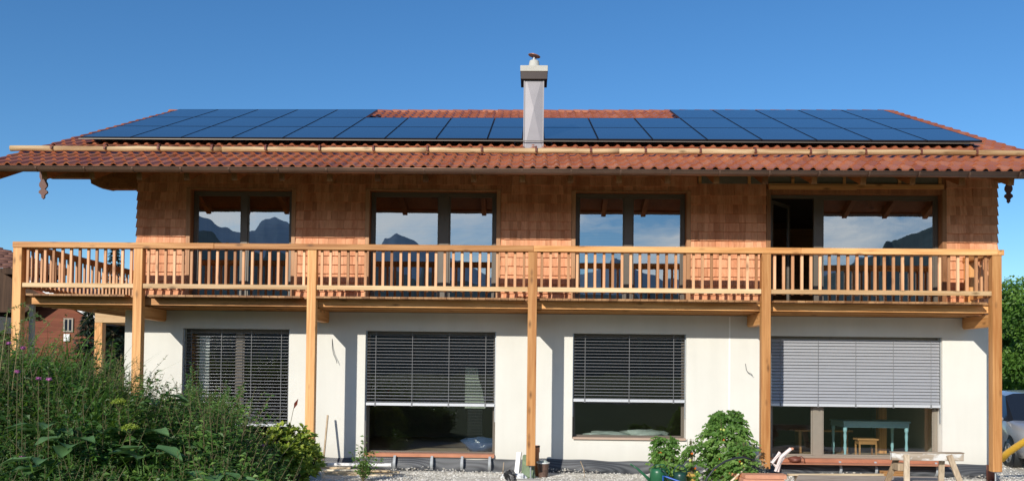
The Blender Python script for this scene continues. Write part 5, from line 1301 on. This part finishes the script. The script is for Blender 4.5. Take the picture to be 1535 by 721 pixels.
mb = MB(); mb.obox((a[0], a[1] - .03, a[2] + .06), (b[0], b[1] - .03, b[2] + .06), .04, .13); mb.build('verge_board', M['white'], t)
x0, x1 = bx_(87, d), bx_(102, d); z0, z1 = CAMZ - (505 - 557) * d / 1335, CAMZ - (484 - 557) * d / 1335
w = part('window', M['framegrey'], t, [(x0, x1, y0 - .05, y0 - .01, z0, z1)]); part('pane', M['carglass'], w, [(x0 + .06, (x0 + x1) / 2 - .03, y0 - .06, y0 - .051, z0 + .05, z1 - .05), ((x0 + x1) / 2 + .03, x1 - .06, y0 - .06, y0 - .051, z0 + .05, z1 - .05)])
w = part('window', M['white'], t, [(bx_(88, d), bx_(97, d), y0 - .05, y0 - .01, CAMZ - (519 - 557) * d / 1335, CAMZ - (508 - 557) * d / 1335)])
shift_children(t)
t = thing('red_roofed_house', 'farther house showing only its red tiled roof above the grey verge', 'house', (-20, 30, G)); mb = MB(); d = 46
for i in range(14):
    f0, f1 = i / 14, (i + 1.06) / 14; ya, yb = d + CAMY + f0 * 5, d + CAMY + f1 * 5; za, zb_ = 3.6 + f0 * 2.6, 3.6 + f1 * 2.6
    mb.add([(-27, ya, za + .06), (-14, ya, za + .06), (-14, yb, zb_), (-27, yb, zb_), (-27, ya, za), (-14, ya, za)], [(0, 1, 2, 3), (4, 5, 1, 0)], R.random())
mb.build('roof', M['tile'], t); part('wall', M['wall_light'], t, [(-26.6, -14.4, d + CAMY + .4, d + CAMY + 4, G, 3.55)]); shift_children(t)
part('grey_shed', M['wall_light'], None, [(-22, -15.75, 6.5, 9.5, 2.72, 3.2)]); tag(bpy.data.objects['grey_shed'], 'pale grey sheet metal lean-to at the left edge', 'shed')
bpy.data.objects['grey_shed'].data.transform(Matrix.Identity(4))
mb = MB(); mb.box(-22, -15.85, 6.6, 9.4, G, 2.718); sh = mb.build('wall', M['barnwood'], bpy.data.objects['grey_shed'])

# trees
def spruce(X, Y, ztop, rad, label, zlow=.3, dens=1.0, seed=1):
    rr = np.random.default_rng(seed); t = thing('spruce_tree', label, 'spruce tree', (X, Y, G)); mb = MB(); H = ztop - G
    ms = MB(); ms.tube([(X, Y, G), (X, Y, G + H * .5), (X, Y, ztop)], [.14, .08, .012], 8); ms.build('trunk', M['bark'], t)
    z = G + zlow; lv = 0
    while z < ztop - .05:
        f = (ztop - z) / H; r_ = rad * f ** .8; nb = max(4, int(13 * f + 4)); off_ = rr.uniform(0, 6)
        for k in range(nb):
            a = off_ + 2 * PI * k / nb + rr.uniform(-.25, .25); L = r_ * rr.uniform(.7, 1.1); kk = int((26 + 70 * f) * dens)
            u = rr.uniform(.08, 1, kk); sidev = rr.normal(0, .16, kk) * L * (1.1 - u) ; dz = -.38 * u * L + .16 * (u ** 2) * L + rr.uniform(-.05, .02, kk)
            A = np.c_[X + np.cos(a) * u * L - np.sin(a) * sidev, Y + np.sin(a) * u * L + np.cos(a) * sidev, z + dz]
            D = unit(np.c_[np.cos(a) + rr.normal(0, .7, kk), np.sin(a) + rr.normal(0, .7, kk), rr.uniform(-.7, .15, kk)])
            mb.leaves(A, D, unit(rr.normal(0, .5, (kk, 3)) + [0, 0, .7]), rr.uniform(.10, .20, kk), .035, np.clip(u * rr.uniform(.3, 1.1, kk), 0, 1), .2)
        z += (.11 + .07 * f) * rr.uniform(.6, 1.4); lv += 1
    mb.build('crown', M['spruce'], t); shift_children(t)
spruce(bx_(163, 31), 13.5, CAMZ + (557 - 374) * 31 / 1335, 1.5, 'dark blue spruce standing directly behind the side of the balcony', .2, 1.0, 2)
spruce(bx_(124, 29), 11.5, CAMZ + (557 - 458) * 29 / 1335, 1.0, 'shorter dark spruce left of the taller one, before the red boarded house', .2, .8, 5)
spruce(bx_(185, 33), 15.5, CAMZ + (557 - 430) * 33 / 1335, 2.0, 'bushy spruce farther back, half hidden by the house corner', .1, .8, 7)
def tree(X, Y, ztop, rad, label, name, seed, nleaf=9000, L=.11, zlow=1.0, group=None, tr=.14):
    rr = np.random.default_rng(seed); t = thing(name, label, 'tree', (X, Y, G), group); ms = MB()
    ms.tube([(X, Y, G), (X + .05, Y, G + (ztop - G) * .35), (X, Y + .05, G + (ztop - G) * .6)], [tr, tr * .7, tr * .4], 9); mb = MB(); cz = (ztop + zlow) / 2; hz = (ztop - zlow) / 2
    ncl = 46; per = nleaf // ncl
    for i in range(ncl):
        v = unit(rr.normal(size=(1, 3)))[0]; f = rr.uniform(.35, .92) ** .7; c = np.array([X, Y, cz]) + v * f * np.array([rad, rad, hz]) * .9
        cr = rad * rr.uniform(.20, .36)
        ms.tube([(X, Y, G + (ztop - G) * rr.uniform(.25, .5)), tuple((c + [X, Y, cz]) / 2), tuple(c)], [tr * .35, tr * .2, tr * .06], 4, cap=False)
        q = unit(rr.normal(size=(per, 3))); rr_ = rr.random(per) ** .45; A = c + q * rr_[:, None] * cr * [1.15, 1.15, .8]
        tone = rr.uniform(-.2, .25)
        mb.leaves(A, unit(q + rr.normal(0, .7, (per, 3)) + [0, 0, -.2]), unit(q * .5 + rr.normal(0, .5, (per, 3)) + [0, 0, .6]), rr.uniform(.6, 1.2, per) * L, L * .55, np.clip(.2 + .5 * rr_ * (q[:, 2] * .5 + .6) + tone + rr.uniform(-.15, .2, per), 0, 1), .2)
    mb.build('crown', M['treeleaf'], t); ms.build('trunk', M['bark'], t); shift_children(t)
d = 33; tree(bx_(1560, d), d + CAMY, CAMZ + (563 - 392) * d / 1335, 2.5, 'leafy green tree right behind the silver car', 'broadleaf_tree', 3, 22000, .15, .7)
d = 38; tree(bx_(1502, d), d + CAMY, CAMZ + (563 - 440) * d / 1335, 2.2, 'darker tree half hidden by the right wall corner', 'broadleaf_tree', 5, 12000, .16, .3)
d = 40; tree(bx_(1620, d), d + CAMY, CAMZ + (563 - 420) * d / 1335, 3.2, 'broad tree farther right, beside the leafy one', 'broadleaf_tree', 8, 12000, .18, .3)
mb = MB(); k = 14000; hx = NR.uniform(11, 32, k); A = np.c_[hx, NR.uniform(24, 26, k), G + (NR.random(k) ** .7) * (2.3 + .5 * np.sin(hx * 1.7) + .35 * np.sin(hx * 4.1 + 1) + NR.uniform(0, .5, k))]; mb.leaves(A, rdir(k, .1), rnorm(k, .3), .22, .12, NR.uniform(0, .5, k)); h = mb.build('hedge', M['treeleaf']); tag(h, 'dark hedge running behind the silver car', 'hedge')
# far field side: shrubs along the road behind the photographer, seen mirrored in the panes

# ------------------------------------------------------------------ light, sky, camera
sd = Vector((.47, 1.0, -.49)).normalized()      # direction the sunlight travels
sun = bpy.data.lights.new('sun', 'SUN'); sun.energy = 4.5; sun.angle = math.radians(.53); sun.color = (1.0, .945, .86)
so = bpy.data.objects.new('sun', sun); C.objects.link(so); so.rotation_euler = sd.to_track_quat('-Z', 'Y').to_euler(); so.location = (-20, -40, 25)
w = bpy.data.worlds.new('World'); scene.world = w; w.use_nodes = True; nt = w.node_tree; nt.nodes.clear()
wo = nt.nodes.new('ShaderNodeOutputWorld'); bg = nt.nodes.new('ShaderNodeBackground'); sky = nt.nodes.new('ShaderNodeTexSky')
sky.sky_type = 'NISHITA'; sky.sun_disc = False; sky.sun_elevation = math.asin(-sd.z); sky.sun_rotation = math.atan2(-sd.x, -sd.y)
sky.air_density = 1.0; sky.dust_density = .35; sky.ozone_density = 2.2; sky.altitude = 600
tc = nt.nodes.new('ShaderNodeTexCoord'); sx = nt.nodes.new('ShaderNodeSeparateXYZ'); nt.links.new(tc.outputs['Generated'], sx.inputs[0])
mp = nt.nodes.new('ShaderNodeMapping'); mp.inputs['Scale'].default_value = (3.2, 3.2, 9.0); mp.inputs['Location'].default_value = (1.3, .4, 0); nt.links.new(tc.outputs['Generated'], mp.inputs[0])
cl = noise(nt, mp.outputs[0], 1.0, 8, .6, .6)
cf = ramp(nt, cl, [(.40, (0, 0, 0)), (.54, (1, 1, 1))])
# clouds only stand over the southern mountains
south = mth(nt, 'MULTIPLY', mth(nt, 'MULTIPLY', sx.outputs[1], -3.0, clamp=True), mth(nt, 'SUBTRACT', 1.0, mth(nt, 'MULTIPLY', mth(nt, 'SUBTRACT', sx.outputs[2], .16), 5.0, clamp=True), clamp=True))
hs = nt.nodes.new('ShaderNodeHueSaturation'); hs.inputs['Saturation'].default_value = 1.22; nt.links.new(sky.outputs[0], hs.inputs['Color'])
skyc = mixc(nt, 1.0, hs.outputs[0], (.80, 1.0, 1.14), 'MULTIPLY')
col = mixc(nt, mth(nt, 'MULTIPLY', mth(nt, 'MULTIPLY', cf, south), .85), skyc, (11.5, 11.8, 12.0))
nt.links.new(col, bg.inputs[0]); bg.inputs[1].default_value = .117; nt.links.new(bg.outputs[0], wo.inputs[0])

F, YAW, PIT, ROL, CY = 1334.8, .02206, .02494, .01112, 522.98
W_, H_ = 1535.0, 721.0
fw = Vector((-math.sin(YAW) * math.cos(PIT), math.cos(YAW) * math.cos(PIT), math.sin(PIT)))
r_ = Vector((math.cos(YAW), math.sin(YAW), 0)); u_ = r_.cross(fw)
r2 = r_ * math.cos(ROL) + u_ * math.sin(ROL); u2 = -r_ * math.sin(ROL) + u_ * math.cos(ROL)
cam = bpy.data.cameras.new('camera'); co = bpy.data.objects.new('camera', cam); C.objects.link(co)
co.matrix_world = Matrix(((r2.x, u2.x, -fw.x, 0), (r2.y, u2.y, -fw.y, CAMY), (r2.z, u2.z, -fw.z, CAMZ), (0, 0, 0, 1)))
cam.sensor_width = 36; cam.lens = F / W_ * 36; cam.shift_y = (CY - H_ / 2) / W_; cam.clip_end = 20000; cam.clip_start = .1
scene.camera = co
scene.view_settings.view_transform = 'Standard'; scene.view_settings.look = 'None'; scene.view_settings.exposure = 0
scene.cycles.transparent_max_bounces = 12; scene.cycles.max_bounces = 8; scene.cycles.diffuse_bounces = 3
